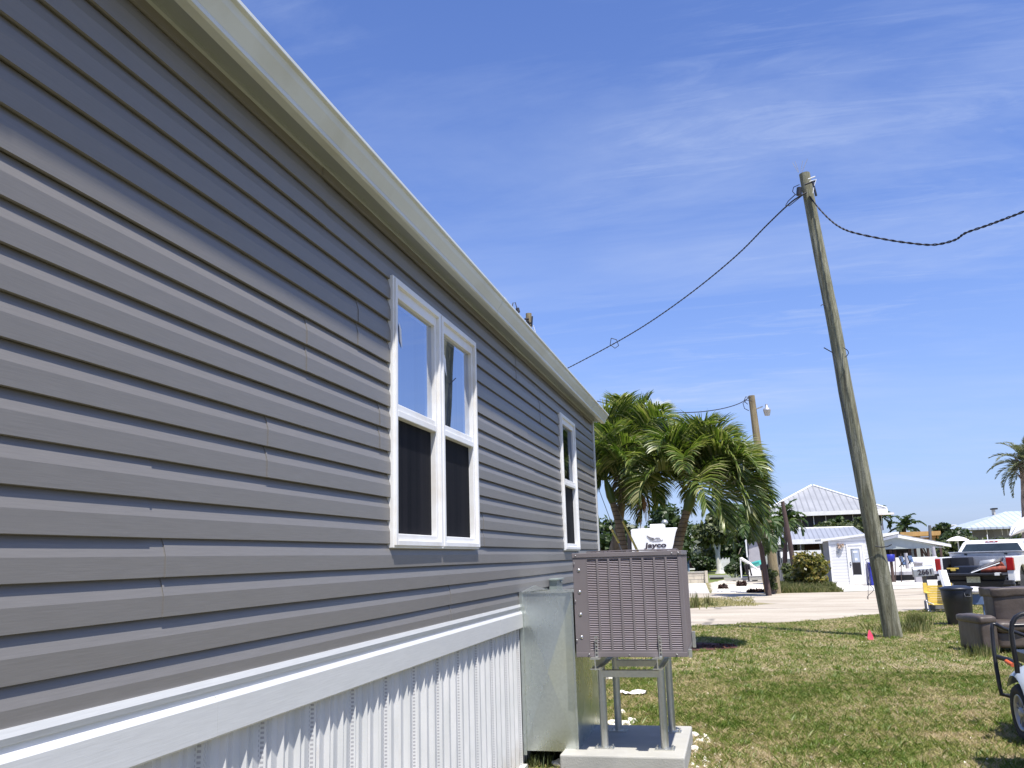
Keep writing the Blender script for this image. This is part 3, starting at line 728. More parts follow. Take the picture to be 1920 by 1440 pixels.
hw.build('insulator', M['black'], np1)
hw = MB(); hw.tube([c0 + Vector((-.02, -.15, .10)), c0 + Vector((.12, -.15, .14))], .014, 8); hw.tube([c0 + Vector((.0, -.16, .04)), c0 + Vector((.13, -.16, .07)), c0 + Vector((.08, -.16, -.06)), c0 + Vector((.04, -.16, -.22))], .010, 6); hw.build('clamp', M['frame_white'], np1)
sp = MB()
for (x1, y1) in ((1486, 305), (1491, 303), (1505, 301), (1514, 298)):
    b0 = at(1500 + (x1 - 1500) * .25, 323, 17.45); sp.tube([b0, at(x1, y1, 17.45)], .005, 4)
sp.build('bird_spike', M['chrome'], np1)
hk = MB()
hk.tube([at(1548, 573, 17.3), at(1541, 571, 17.25), at(1539, 574, 17.25)], .008, 6)
hk.tube([at(1563, 662, 17.3), at(1552, 656, 17.25), at(1545, 652, 17.2)], .010, 6)
hk.tube([at(1582, 652, 17.3)] + [at(1583 + 8 * math.sin(a * .6), 652 + a * 3.6, 17.2) for a in range(1, 6)], .008, 6)
lw = [at(1562 + (i / 12) * 34 + random.uniform(-1, 1), 660 + i / 12 * 180, 17.2) for i in range(13)]
hk.tube(lw, .006, 6)
b1 = [at(1640, 1019, 17.1), at(1650, 1023, 17.05), at(1660, 1022, 17.05), at(1668, 1019, 17.1)]
hk.tube([at(x, y, 17.21) for x, y in ((1641, 1024), (1652, 1026), (1663, 1025), (1672, 1021))], .011, 6)
hk.tube([at(1628, 1092, 17.3)] + [at(1632 + 6 * math.sin(a * .55), 1098 + a * 2.6, 17.2) for a in range(0, 11)] + [at(1628, 1094, 17.3)], .005, 5)
hk.tube([at(1628, 1092, 17.3), at(1631, 1060, 17.1), at(1622, 1050, 17.1), at(1637, 1043, 17.2)], .005, 5)
hk.build('loose_wire', M['wire'], np1)

def sag(p0, p1, d, n=24):
    return [p0.lerp(p1, i / n) + Vector((0, 0, -4 * d * (i / n) * (1 - i / n))) for i in range(n + 1)]
def twist(mb, pts, r, off, turns, nstr=2):
    # strands wound round each other
    L = []
    for k in range(nstr):
        q = []
        N = len(pts) * 6
        for i in range(N):
            t = i / (N - 1) * (len(pts) - 1); a = int(min(t, len(pts) - 2)); p = pts[a].lerp(pts[a + 1], t - a)
            ph = turns * 6.283 * i / N + k * 6.283 / nstr
            q.append(p + Vector((0.3 * off * math.cos(ph), 0.6 * off * math.cos(ph), off * math.sin(ph))))
        mb.tube(q, r, 5)
P = lambda x, y, Y: at(x, y, Y)
# distant pole behind the roof
fpb = Vector((-6.67, 30, 0)); fpt = at(991, 588, 30)
fp = empty('utility_pole', fpb, 'distant wooden pole top peeking above the roof edge with a black insulator', 'utility pole')
pole_mesh(Vector((fpt.x - .1, 30, 0)), fpt, .17, .11, M['pole2'], fp)
iz = MB(); 
for (x, y) in ((984, 598), (987, 603), (997, 606)): iz.tube([P(991, y, 29.9), P(x, y, 29.8)], .035, 8)
iz.tube([P(998, 593, 29.8), P(997, 612, 29.8)], .03, 6); iz.build('insulator', M['black'], fp)
w2 = MB(); w2.tube([P(960, 577, 29.9), P(962, 568, 29.9), P(966, 567, 29.9), P(969, 577, 29.9), P(970, 584, 29.9), P(980, 600, 29.9), P(990, 606, 29.9)], .02, 6); w2.tube([P(970, 578, 29.9), P(972, 586, 29.9)], .07, 8)
w2.tube([P(975, 592, 29.9), P(955, 600, 29.9)], .02, 6); w2.build('jumper_wire', M['wire'], fp)
w3 = MB(); w3.tube([P(1000, 610, 29.9), P(1009, 640, 29.9), P(1020, 700, 29.9)], .012, 5); w3.build('guy_wire', M['frame_white'], fp)
# span from the near pole to the distant pole
sw = MB()
knots = [(1512, 361, 17.3), (1500, 368, 17.3), (1480, 382, 17.7), (1440, 420, 18.4), (1380, 480, 19.6), (1300, 546, 21.4), (1220, 603, 23.4), (1150, 645, 25.3), (1065, 690, 27.6), (1010, 716, 29.2), (985, 727, 29.9)]
def smooth(kn, n=6):
    kn = [P(*k) for k in kn]; out = []
    for i in range(len(kn) - 1):
        p0, p1, p2, p3 = kn[max(0, i - 1)], kn[i], kn[i + 1], kn[min(len(kn) - 1, i + 2)]
        for j in range(n):
            t = j / n; out.append(.5 * ((2 * p1) + (-p0 + p2) * t + (2 * p0 - 5 * p1 + 4 * p2 - p3) * t * t + (-p0 + 3 * p1 - 3 * p2 + p3) * t ** 3))
    out.append(kn[-1]); return out
sp_ = smooth(knots); twist(sw, sp_, .012, .008, 70, 2)
sw.tube([P(1492, 364, 17.3), P(1478, 377, 17.5), P(1473, 385, 17.6), P(1480, 386, 17.6), P(1490, 378, 17.5), P(1505, 366, 17.3)], .009, 6)
sw.tube([P(1499, 346, 17.2), P(1488, 351, 17.2), P(1486, 359, 17.3), P(1492, 366, 17.3)], .008, 6)
sw.tube([P(1146, 634, 25.3), P(1156, 637, 25.3), P(1160, 648, 25.3), P(1153, 653, 25.3), P(1144, 646, 25.3), P(1146, 634, 25.3)], .012, 6)
tag(sw.build('overhead_cable', M['wire']), 'thin black cable sagging left from the leaning pole with a square loop', 'cable')
# heavier twisted bundle leaving to the right: straight plan line from the pole
def PL(x, y, k=1.0):
    r = ray(x, y); s = r[0] / r[1]; Y = (2.1 + 17.4 * k) / (s + k); return Vector(np.array([0, 0, H]) + r * (Y / r[1]))
kn = [(1516, 366), (1535, 390), (1555, 411), (1575, 426), (1600, 436), (1650, 447), (1700, 455), (1750, 459), (1790, 450), (1810, 437), (1850, 423), (1885, 410), (1925, 394), (1990, 360), (2100, 290), (2300, 120)]
pts = [PL(*q) for q in kn]
out = []
for i in range(len(pts) - 1):
    p0, p1, p2, p3 = pts[max(0, i - 1)], pts[i], pts[i + 1], pts[min(len(pts) - 1, i + 2)]
    for j in range(5):
        t = j / 5; out.append(.5 * ((2 * p1) + (-p0 + p2) * t + (2 * p0 - 5 * p1 + 4 * p2 - p3) * t * t + (-p0 + 3 * p1 - 3 * p2 + p3) * t ** 3))
out.append(pts[-1])
tb = MB(); twist(tb, out, .011, .012, 24, 2)
tag(tb.build('overhead_cable', M['wire']), 'thick twisted black cable dipping to the right of the leaning pole', 'cable')
# lamp pole
b2 = gp(1456, 1113); Y2 = b2.y; t2 = at(1409, 742, Y2)
lp = empty('utility_pole', b2, 'slimmer utility pole with a street lamp beside the palms, vine at its foot', 'utility pole')
pole_mesh(b2 - Vector((0, 0, .1)), t2, .20, .13, M['pole2'], lp)
la = MB(); la.tube([P(1412, 768, Y2), P(1420, 766, Y2 - .1), P(1430, 762, Y2 - .2)], .025, 8); arm = la.build('lamp_arm', M['steel'], lp)
lh = MB(); L = P(1438, 770, Y2 - .2); lh.lathe([(.05, .27), (.06, .12), (.14, .08), (.15, .0), (.14, -.02), (.12, -.12), (.10, -.2)], 14, 0, Matrix.Translation(L)); lh.build('lamp_head', M['chrome'], lp)
vn = MB(); vn.tube([P(1410, 752, Y2 - .2), P(1400, 750, Y2 - .3), P(1393, 756, Y2 - .3), P(1396, 766, Y2 - .3), P(1404, 770, Y2 - .2)], .015, 6)
vn.tube([P(1408, 746, Y2 - .2), P(1398, 744, Y2 - .3), P(1395, 752, Y2 - .3), P(1402, 758, Y2 - .2)], .015, 6); vn.build('wire_loop', M['wire'], lp)
cab = MB(); cab.tube(smooth([(1405, 745, Y2), (1385, 757, 35), (1350, 767, 34), (1300, 773, 33), (1240, 772, 32), (1180, 765, 31), (1120, 752, 30.4), (1050, 730, 30.1), (990, 700, 29.9)]), .018, 5)
tag(cab.build('overhead_cable', M['wire']), 'thin cable running left from the lamp pole above the palms', 'cable')
# reddish small pole + drop cable
b3 = P(1492, 1060, 41.5); b3.z = 0; t3 = P(1467, 940, 41.5)
p3 = empty('utility_pole', b3, 'short thin reddish brown pole leaning before the two storey house', 'utility pole')
pole_mesh(b3, t3, .13, .085, M['darkwood'], p3, 12)
cab = MB(); cab.tube(smooth([(1412, 752, Y2), (1418, 790, 36), (1428, 840, 37), (1440, 890, 38.5), (1452, 930, 40), (1460, 941, 41), (1467, 942, 41.4), (1474, 945, 42), (1484, 955, 43)]), .016, 5)
tag(cab.build('overhead_cable', M['wire']), 'black drop cable hanging from the lamp pole to the short reddish pole', 'cable')
# guy wires with yellow guards by the palms
for gi, (a, b, g0, g1, lab) in enumerate([((1135, 950), (1160, 1017), (1147, 993), (1160, 1017), 'guy wire with yellow guard left of the ringed palm trunk'), ((1163, 965), (1196, 1040), (1168, 978), (1196, 1034), 'guy wire with yellow guard crossing right of the ringed palm trunk')]):
    Yg = 15.6
    gw = MB(); A = P(*a, Yg + .8); B = P(*b, Yg); d = (B - A) * 1.6
    gw.tube([A - d * .3, A + d], .006, 5); o = gw.build('guy_wire', M['steel']); tag(o, lab, 'guy wire')
    gg = MB(); gg.tube([P(*g0, Yg + .1), P(*g1, Yg - .2)], .019, 8); gg.build('guard', M['yellow'], o)

# ================================================================== FOLIAGE GENERATORS
def leaves(n, centers, radii, size, seed, aspect=1.6, droop=0.0, up=0.35):
    g = np.random.default_rng(seed); C = np.array(centers, float); Rr = np.array(radii, float)
    if Rr.ndim == 1: Rr = np.repeat(Rr[:, None], 3, 1)
    w = (Rr[:, 0] * Rr[:, 1] * Rr[:, 2]) ** (2 / 3); w /= w.sum()
    idx = g.choice(len(C), n, p=w)
    d = g.normal(size=(n, 3)); d /= np.linalg.norm(d, axis=1)[:, None]
    r = g.random(n) ** 0.42
    lump = 1 + 0.22 * np.sin(d[:, 0] * 5 + idx) * np.cos(d[:, 1] * 4 + idx * 2) + 0.12 * np.sin(d[:, 2] * 9 + idx)
    p = C[idx] + d * (r * lump)[:, None] * Rr[idx]
    nrm = d * 0.7 + g.normal(size=(n, 3)) * 0.6 + np.array([0, 0, up]); nrm /= np.linalg.norm(nrm, axis=1)[:, None]
    a = np.cross(nrm, g.normal(size=(n, 3))); a /= np.linalg.norm(a, axis=1)[:, None]; b = np.cross(nrm, a)
    a[:, 2] -= droop; s = size * g.uniform(0.6, 1.35, n)
    A = a * (s * aspect)[:, None] * .5; B = b * s[:, None] * .5
    V = np.stack([p - A, p - B * 1.0, p + A, p + B * 1.0], 1).reshape(-1, 3)
    F = np.arange(n * 4).reshape(-1, 4); return V, F
def tree(loc, h, rad, label, cat='tree', m='tree', n=2600, size=.28, trunk=.14, name='tree', group=None, seed=0, low=.25, clumps=11, bark='bark'):
    rn = random.Random(seed); loc = Vector(loc); t = empty(name, loc, label, cat, group)
    cs, rs = [], []
    for i in range(clumps):
        a = rn.uniform(0, 6.28); q = rn.uniform(.1, 1) ** .5; z = rn.uniform(low, 1)
        wz = math.sin(min(1, (z - low) / (1 - low) * .8 + .2) * math.pi) ** .5 if z < 1 else .4
        cs.append((loc.x + rad * .62 * q * math.cos(a) * (wz + .2), loc.y + rad * .62 * q * math.sin(a), loc.z + h * (z * .86)))
        r = rad * rn.uniform(.3, .55); rs.append((r, r, min(r * .8, h * .3)))
    V, F = leaves(n, cs, rs, size, seed); V[:, 2] = np.maximum(V[:, 2], loc.z + .02); np_mesh('crown', V, F, M[m], t)
    tk = MB(); top = loc + Vector((rad * .1, 0, h * .55))
    tk.tube([loc, loc + Vector((trunk * .5, 0, h * .25)), top], [trunk, trunk * .8, trunk * .45], 9)
    for i in range(4):
        c = Vector(cs[i]); tk.tube([loc + Vector((trunk * .4, 0, h * .25)), (top + c) * .5, c], [trunk * .5, trunk * .35, trunk * .12], 6)
    tk.build('trunk', M[bark], t); return t
def frond_geo(base, az, el0, L, leaf, nl=34, droop=1.5, width=.035, seed=0, leafdroop=.55, twistv=0.5, sway=0):
    """rachis arching under gravity with two rows of bent leaflets; returns verts, quads, rachis pts"""
    g = np.random.default_rng(seed); n = 14; p = np.array(base, float); el = el0; pts = [p.copy()]; ds = L / n; azs = az
    for i in range(n):
        t = i / n; d = np.array([math.cos(el) * math.cos(azs), math.cos(el) * math.sin(azs), math.sin(el)])
        p = p + d * ds; pts.append(p.copy()); el -= droop / n * (0.35 + 1.3 * t) * (0.35 + .65 * math.cos(el) if el > 0 else 1.0 if el > -1.35 else 0.0); azs += sway / n
    pts = np.array(pts); V = []; F = []; k = 0
    for i in range(nl):
        t = .13 + .87 * (i / (nl - 1)); x = t * n; a = int(min(x, n - 1)); f = x - a
        P0 = pts[a] * (1 - f) + pts[a + 1] * f; T = pts[a + 1] - pts[a]; T /= np.linalg.norm(T)
        S = np.cross(T, [0, 0, 1.0]); S /= (np.linalg.norm(S) + 1e-6); Un = np.cross(S, T)
        ll = leaf * (0.35 + .75 * math.sin(math.pi * min(1, .18 + .82 * t) ** .8)) * g.uniform(.85, 1.12)
        for sd_ in (-1, 1):
            fw = .35 + .75 * t + g.uniform(-.12, .12); rise = twistv * (1 - t * .4) + g.uniform(-.15, .2)
            D = T * fw + S * sd_ * (1 - .35 * t) + Un * rise; D /= np.linalg.norm(D)
            W = np.cross(D, Un); W /= (np.linalg.norm(W) + 1e-6); W = W * (math.cos(.5)) + np.cross(D, W) * math.sin(g.uniform(-.9, .9))
            p1 = P0; p2 = P0 + D * ll * .45; D2 = D.copy(); D2[2] -= leafdroop * g.uniform(.5, 1.5); D2 /= np.linalg.norm(D2)
            p3 = p2 + D2 * ll * .35; D3 = D2.copy(); D3[2] -= leafdroop * 1.2; D3 /= np.linalg.norm(D3); p4 = p3 + D3 * ll * .3
            w = width * g.uniform(.8, 1.2)
            V += [p1 - W * w * .3, p1 + W * w * .3, p2 - W * w * .5, p2 + W * w * .5, p3 - W * w * .38, p3 + W * w * .38, p4 - W * w * .05, p4 + W * w * .05]
            F += [(k, k + 1, k + 3, k + 2), (k + 2, k + 3, k + 5, k + 4), (k + 4, k + 5, k + 7, k + 6)]; k += 8
    return np.array(V), np.array(F), pts
def palm(trunk_pts, rads, nf, L, leaf, label, seed=0, shaft=None, m='palm', group=None, width=.035, droop=1.6, eltop=1.45, elbot=-.35, nl=34, dead=0, tm='palmtrunk', name='palm_tree', azr=None, twistv=.5, leafdroop=.55, boots=0, extra=()):
    rn = random.Random(seed); tp = [Vector(p) for p in trunk_pts]; root = empty(name, tp[0], label, 'palm tree', group)
    tk = MB(); tt = []
    for i in range(len(tp) - 1):
        for j in range(5): tt.append((tp[i].lerp(tp[i + 1], j / 5), rads[i] + (rads[i + 1] - rads[i]) * j / 5))
    tt.append((tp[-1], rads[-1])); tk.tube([a for a, b in tt], [b for a, b in tt], 14, jit=.04); tk.build('trunk', M[tm], root)
    c = tp[-1]; dirn = (tp[-1] - tp[-2]).normalized()
    if shaft:
        s_ = MB(); s_.tube([c - dirn * .03, c + dirn * shaft * .25, c + dirn * shaft * .7, c + dirn * shaft], [rads[-1] * 1.15, rads[-1] * 1.45, rads[-1] * 1.1, rads[-1] * .6], 14); s_.build('crownshaft', M['shaft'], root); c = c + dirn * shaft
    if boots:
        bm_ = MB()
        for i in range(boots):
            t = rn.random(); j = rn.uniform(.45, 1); q = tp[-2].lerp(tp[-1], t) if len(tp) > 1 else c; a = rn.uniform(0, 6.28)
            d = Vector((math.cos(a), math.sin(a), rn.uniform(.6, 1.8))); o = q + Vector((math.cos(a), math.sin(a), 0)) * rads[-1] * .8
            bm_.tube([o, o + d * .09, o + d * .16 + Vector((math.cos(a), math.sin(a), 0)) * .05], [.03, .02, .01], 5)
        bm_.build('leaf_base', M['boot'], root)
    Vs = []; Fs = []; k = 0; rc = MB()
    for i in range(nf):
        t = i / max(1, nf - 1); az = i * 2.399 + rn.uniform(-.25, .25) if azr is None else rn.uniform(*azr)
        el = eltop + (elbot - eltop) * t ** .8 + rn.uniform(-.12, .12)
        V, F, pts = frond_geo(c, az, el, L * rn.uniform(.85, 1.1) * (1 - .12 * (1 - t)), leaf, nl, droop * rn.uniform(.8, 1.15), width, seed * 100 + i, leafdroop, twistv, rn.uniform(-.3, .3))
        Vs.append(V); Fs.append(F + k); k += len(V); rc.tube([Vector(p) for p in pts], [max(.004, .022 * (1 - q / 15)) * (L / 2.2) for q in range(len(pts))], 5)
    for i, (az, el, lm) in enumerate(extra):
        V, F, pts = frond_geo(c, az, el, L * lm, leaf, nl, droop, width, seed * 100 + 50 + i, leafdroop, twistv, 0); Vs.append(V); Fs.append(F + k); k += len(V); rc.tube([Vector(p) for p in pts], [max(.004, .022 * (1 - q / 15)) for q in range(len(pts))], 5)
    np_mesh('crown', np.concatenate(Vs), np.concatenate(Fs), M[m], root); rc.build('frond_rib', M['shaft'] if m == 'palm' else M[m], root)
    if dead:
        Vs = []; Fs = []; k = 0
        for i in range(dead):
            V, F, _ = frond_geo(c - dirn * .15, rn.uniform(0, 6.28), -1.0, L * .55, leaf * .6, 18, .6, width, seed + 900 + i, .8)
            Vs.append(V); Fs.append(F + k); k += len(V)
        np_mesh('dead_frond', np.concatenate(Vs), np.concatenate(Fs), M['greydead'], root)
    return root

# two big feather palms beside the house end + a third right one
Yp = 16.0
palm([P(1176, 1190, Yp) * 1, P(1170, 1035, Yp), P(1162, 985, Yp), P(1148, 940, Yp)], [.115, .08, .072, .057], 18, 1.42, .53,
     'palm with ringed trunk and green crownshaft right beside the house corner', 3, .41, droop=2.1, eltop=1.5, elbot=.2, nl=60, width=.028, twistv=.8, leafdroop=.3)
palm([P(1146, 1180, 16.9), P(1152, 1030, 16.9), P(1160, 990, 16.9), P(1172, 905, 16.9), P(1184, 858, 16.9)], [.12, .105, .075, .068, .06], 32, 1.68, .58,
     'palm with shaggy grey trunk, its tall crown touching the gutter end', 11, None, droop=1.9, eltop=1.5, elbot=-.2, nl=76, width=.026, tm='boot', boots=60, dead=5, twistv=.8, leafdroop=.3)
palm([P(1245, 1180, 15.7), P(1264, 1060, 15.7), P(1276, 1000, 15.7), P(1289, 955, 15.7)], [.12, .094, .083, .068], 26, 1.56, .60,
     'large arching feather palm at the right of the clump, curved brown trunk', 24, .54, droop=2.3, eltop=1.5, elbot=.25, nl=84, width=.026, twistv=.85, leafdroop=.3, extra=[(.05, .25, .95), (-.35, .1, 1.0), (.4, .4, .95), (-.2, -.15, .95), (-.7, .2, .95), (.15, .85, .95), (-1.0, -.1, .85)])
fs = MB(); c0 = P(1203, 905, 15.7); rn = random.Random(4)
fs.tube([P(1190, 870, 15.8), c0, P(1203, 930, 15.7)], .018, 6)
for i in range(46):
    a = rn.uniform(0, 6.28); r = rn.uniform(.02, .12); L_ = rn.uniform(.25, .58)
    b0 = P(1203, 925, 15.7); fs.tube([b0, b0 + Vector((math.cos(a) * r, math.sin(a) * r, -.25 * L_ / .6)), b0 + Vector((math.cos(a) * r * 1.2, math.sin(a) * r * 1.2, -L_))], [.006, .004, .003], 4)
o = fs.build('flower_stalk', M['stalk'], bpy.data.objects['palm_tree.001'])
# thin palms in the lot
def thinpalm(bx, by, mid, top, Y, L, leaf, lab, seed, nf=13, r=.10, m='palmfar', tm='darkwood', **k):
    b = P(bx, by, Y); b.z = 0
    return palm([b, P(*mid, Y), P(*top, Y)], [r, r * .8, r * .65], nf, L, leaf, lab, seed, None, m, width=k.pop('width', .09), nl=k.pop('nl', 22), tm=tm, **k)
thinpalm(1440, 1100, (1428, 1030), (1412, 985), 34, 1.5, .5, 'palm with thin dark leaning trunk behind the black mailbox', 31, 12, .11, droop=2.4, elbot=-.2)
thinpalm(1472, 1095, (1472, 1020), (1474, 978), 46, 1.35, .42, 'small coconut palm beside the short reddish pole', 33, 15, .13, droop=2.2, elbot=-.1)
# far palm silhouettes
thinpalm(1696, 1040, (1697, 1010), (1697, 990), 95, 2.4, .6, 'dark coconut palm above the pavilion roof', 41, 11, .16, m='tree', droop=2.0, width=.16, elbot=-.1)
thinpalm(1652, 1030, (1651, 990), (1650, 968), 84, 1.4, .5, 'small palm at the right end of the two storey house', 43, 9, .12, m='palmfar', droop=2.4, width=.14)
# date palm at the right edge
b = gp(1945, 1130); Yd = 36.0
palm([P(1932, 1110, Yd), P(1930, 1000, Yd), P(1926, 900, Yd), P(1925, 868, Yd)], [.30, .24, .22, .26], 34, 1.45, .24, 'date palm with grey green fronds at the right edge', 51, None, 'datepalm', droop=1.3, eltop=1.5, elbot=-.7, nl=40, width=.03, dead=7, tm='boot', boots=30, twistv=.45, leafdroop=.1)

# trees behind (left band)
bandtrees = [(1128, 1000, 60, 4.6, 2.2, 'tree'), (1192, 985, 66, 5.0, 2.6, 'tree'), (1235, 980, 70, 5.6, 3.0, 'tree'), (1300, 1000, 92, 4.5, 2.8, 'tree'), (1352, 1000, 80, 5.2, 2.6, 'silverleaf'), (1392, 965, 78, 6.2, 3.0, 'tree'), (1415, 985, 66, 4.0, 2.0, 'tree'), (1372, 990, 95, 6.0, 3.2, 'tree2')]
labs = ['dark tree between the house corner and the ringed palm', 'dark tree behind the white travel trailer, left one', 'broad dark tree rising behind the trailer roof box', 'low dark tree beyond the porch house roof',
        'silvery leaved tree between the two palm clumps', 'tall dark tree behind the gravel lot', 'small dark tree beside the lilac grey annex', 'olive green tree far behind the picket fence']
for i, ((x, y, Y, h, r, m), lb) in enumerate(zip(bandtrees, labs)):
    p = P(x, y, Y); tree((p.x, Y, 0), h, r, lb, m=m, n=3200, size=.30, seed=60 + i, low=.12)
# white-trunk tree
wb = P(1350, 1071, 72); wb.z = 0
wt = empty('tree', wb, 'tree with whitewashed flared trunk on the far green lawn', 'tree')
w_ = MB(); w_.tube([wb, wb + Vector((0, 0, .35)), wb + Vector((-.08, 0, 1.3)), wb + Vector((-.05, 0, 1.9))], [.42, .24, .20, .16], 10); w_.tube([wb + Vector((-.08, 0, 1.2)), wb + Vector((-.35, 0, 2.6))], [.13, .07], 7); w_.tube([wb + Vector((-.08, 0, 1.2)), wb + Vector((.2, 0, 2.7))], [.13, .07], 7)
w_.build('trunk', M['whitebark'], wt)
V, F = leaves(2600, [wb + Vector((-.3, 0, 3.4)), wb + Vector((.6, .3, 3.1)), wb + Vector((-1.2, .2, 3.0)), wb + Vector((.1, 0, 4.2))], [1.1, .9, .9, .9], .26, 77); np_mesh('crown', V, F, M['tree2'], wt)
def bush(x, ybase, Y, w, h, lab, m='tree', n=2200, size=.12, seed=0, name='bush', cat='bush', dz=0, d=None):
    b = P(x, ybase, Y); b.z = dz; rn = random.Random(seed); cs, rs = [], []
    for i in range(9):
        cs.append((b.x + rn.uniform(-.36, .36) * w, b.y + rn.uniform(-.3, .3) * (d or w), b.z + h * rn.uniform(.25, .74))); r = w * rn.uniform(.18, .28); rs.append((r, r, min(r, h * .3)))
    t = empty(name, b, lab, cat)
    V, F = leaves(n, cs, rs, size, seed + 500); V[:, 2] = np.maximum(V[:, 2], b.z + .01); np_mesh('foliage', V, F, M[m], t)
    s_ = MB()
    for i in range(7):
        c = Vector(cs[i]); s_.tube([b + Vector((rn.uniform(-.1, .1) * w, 0, 0)), (b + c) * .5 + Vector((rn.uniform(-.1, .1), 0, 0)), c], [.03, .02, .01], 5)
    s_.build('stem', M['bark'], t); return t
bush(1323, 1068, 76, 2.1, 1.5, 'dark hedge bush right of the screened porch', n=3000, size=.2, seed=1)
bush(1378, 1068, 62, 1.3, 1.1, 'round clipped dark green bush beside the white picket fence', n=3000, size=.13, seed=2)
bush(1522, 1100, 39.5, 1.75, 1.62, 'big yellow green croton bush before the white shed', m='croton', n=6500, size=.10, seed=3)
bush(1488, 1090, 41, .9, 1.2, 'leafy green bush overhanging the grey picket fence', m='tree2', n=1800, size=.10, seed=4)
bush(1449, 1105, 35.2, .5, 1.15, 'vine climbing the foot of the lamp pole', m='tree2', n=1100, size=.07, seed=5, name='vine', cat='vine')
bush(1572, 994, 70, 2.9, 1.2, 'wide olive shrub growing above the lower metal roof', m='tree2', n=3200, size=.22, seed=6, dz=2.6)
bush(1566, 990, 71, 1.1, 1.9, 'green palm like shrub before the porch screens', m='palmfar', n=1500, size=.22, seed=7, dz=2.6)
bush(1626, 996, 68, 1.7, 1.7, 'green shrub beside the leaning pole top of the lower roof', m='tree2', n=2200, size=.22, seed=8, dz=2.3)
# right-hand band of trees
for i, (x, y, Y, h, r, lb, m) in enumerate([(1778, 985, 70, 3.2, 1.6, 'round dark tree behind the timber frame', 'tree'), (1800, 1000, 55, 2.0, 1.7, 'bushy green tree left of the pickup cab', 'tree2'), (1838, 1005, 62, 2.0, 2.2, 'green tree behind the pickup cab', 'tree2'), (1882, 1005, 60, 1.9, 2.0, 'bushy tree below the blue white roof', 'tree2'), (1922, 1000, 58, 2.1, 2.0, 'bushy green tree at the right edge behind the boat bow', 'tree2'), (1790, 1010, 88, 3.0, 1.8, 'distant olive tree behind the pavilion eave', 'tree2'), (1766, 985, 78, 3.7, 1.1, 'tall dark leafy tree beside the timber frame', 'tree')]):
    p = P(x, y, Y); tree((p.x, Y, 0), h, r, lb, m=m, n=2800, size=.24, seed=90 + i, low=.15)
# agave
ag = P(1376, 1081, 52); ag.z = 0; a_ = MB(); rn = random.Random(8)
for i in range(26):
    a = i * 2.4; e = rn.uniform(.3, 1.3); L_ = rn.uniform(.45, .75); d = Vector((math.cos(a) * math.cos(e), math.sin(a) * math.cos(e), math.sin(e)))
    s = d.cross(Vector((0, 0, 1))).normalized() * .06
    a_.add([ag + s * .6, ag - s * .6, ag + d * L_ * .5 - s, ag + d * L_, ag + d * L_ * .5 + s], [(0, 1, 2, 3, 4)])
tag(a_.build('agave', M['silverleaf'], None, ag, recalc=False), 'spiky agave plant at the kerb of the gravel lot', 'plant')

# ================================================================== HELPERS FOR BUILT THINGS
def slab(mb, x0, y0, x1, y1, Y, d, mi=0):
    """box whose front face at depth Y spans the two given sight points"""
    a = P(x0, y0, Y); b = P(x1, y1, Y)
    mb.box((min(a.x, b.x), Y, min(a.z, b.z)), (max(a.x, b.x), Y + d, max(a.z, b.z)), mi)
def part(name, m, root, fn, **k):
    mb = MB(); fn(mb); return mb.build(name, m, root, **k)
def text(body, loc, size, m, parent, rot, name='lettering', bold=0.0, sx=1.0, shear=0.0, ext=.004):
    cu = bpy.data.curves.new(name, 'FONT'); cu.body = body; cu.size = size; cu.extrude = ext; cu.offset = bold; cu.align_x = 'CENTER'; cu.shear = shear
    cu.materials.append(m); o = bpy.data.objects.new(name, cu); COL.objects.link(o); o.parent = parent
    o.location = Vector(loc) - ORG[parent.name]; o.rotation_euler = rot; o.scale = (sx, 1, 1); bpy.context.view_layer.update(); me = bpy.data.meshes.new_from_object(o.evaluated_get(bpy.context.evaluated_depsgraph_get())); cu.materials
    n_ = bpy.data.objects.new(name + '_m', me); COL.objects.link(n_); n_.parent = parent; n_.location = o.location; n_.rotation_euler = o.rotation_euler; n_.scale = o.scale
    bpy.data.objects.remove(o); n_.name = name; ORG[n_.name] = Vector(loc); return n_

# ------------------------------------------------------------------ TRAVEL TRAILER
Yr = 44.0
a = P(1182, 992, Yr); b = P(1271, 991, Yr); xl, xr = a.x, b.x; zt = 2.93
rv = empty('travel_trailer', ((xl + xr) / 2, Yr, 0), 'white ribbed travel trailer front with bird emblem between two palm trunks', 'trailer')
mb = MB()
xrb = P(1262, 1040, Yr).x
# front cap: right edge tapers inward toward the bottom, body behind it
poly = [(xl + .05, .75), (xl, 1.1), (xl, zt - .06), (xl + .08, zt), (xr - .06, zt), (xr, zt - .05), (xrb, 1.2), (xrb - .35, .75)]
mb.prism(poly, Yr, Yr + 6.5, 'y'); mb.build('body', M['rvskin'], rv, bevel=.03)
part('edge_trim', M['dark'], rv, lambda m_: (m_.box((xl - .20, Yr + .05, .9), (xl - .02, Yr + .3, zt - .1)), m_.box((xl - .02, Yr - .005, 1.0), (xl + .02, Yr + .0, zt - .12))))
part('roof_unit', M['white'], rv, lambda m_: slab(m_, 1218, 983, 1245, 992.5, Yr + .9, 1.0), bevel=.05)
part('wheel', M['tyre'], rv, lambda m_: (m_.tube([(xl + .1, Yr + 3, .36), (xl + .35, Yr + 3, .36)], .36, 16), m_.tube([(xr - .6, Yr + 3, .36), (xr - .35, Yr + 3, .36)], .36, 16)))
part('hitch', M['black'], rv, lambda m_: (m_.box((xl + .8, Yr - 1.1, .5), (xl + .9, Yr, .6)), m_.box((xl + .82, Yr - 1.0, 0), (xl + .88, Yr - .94, .55))))
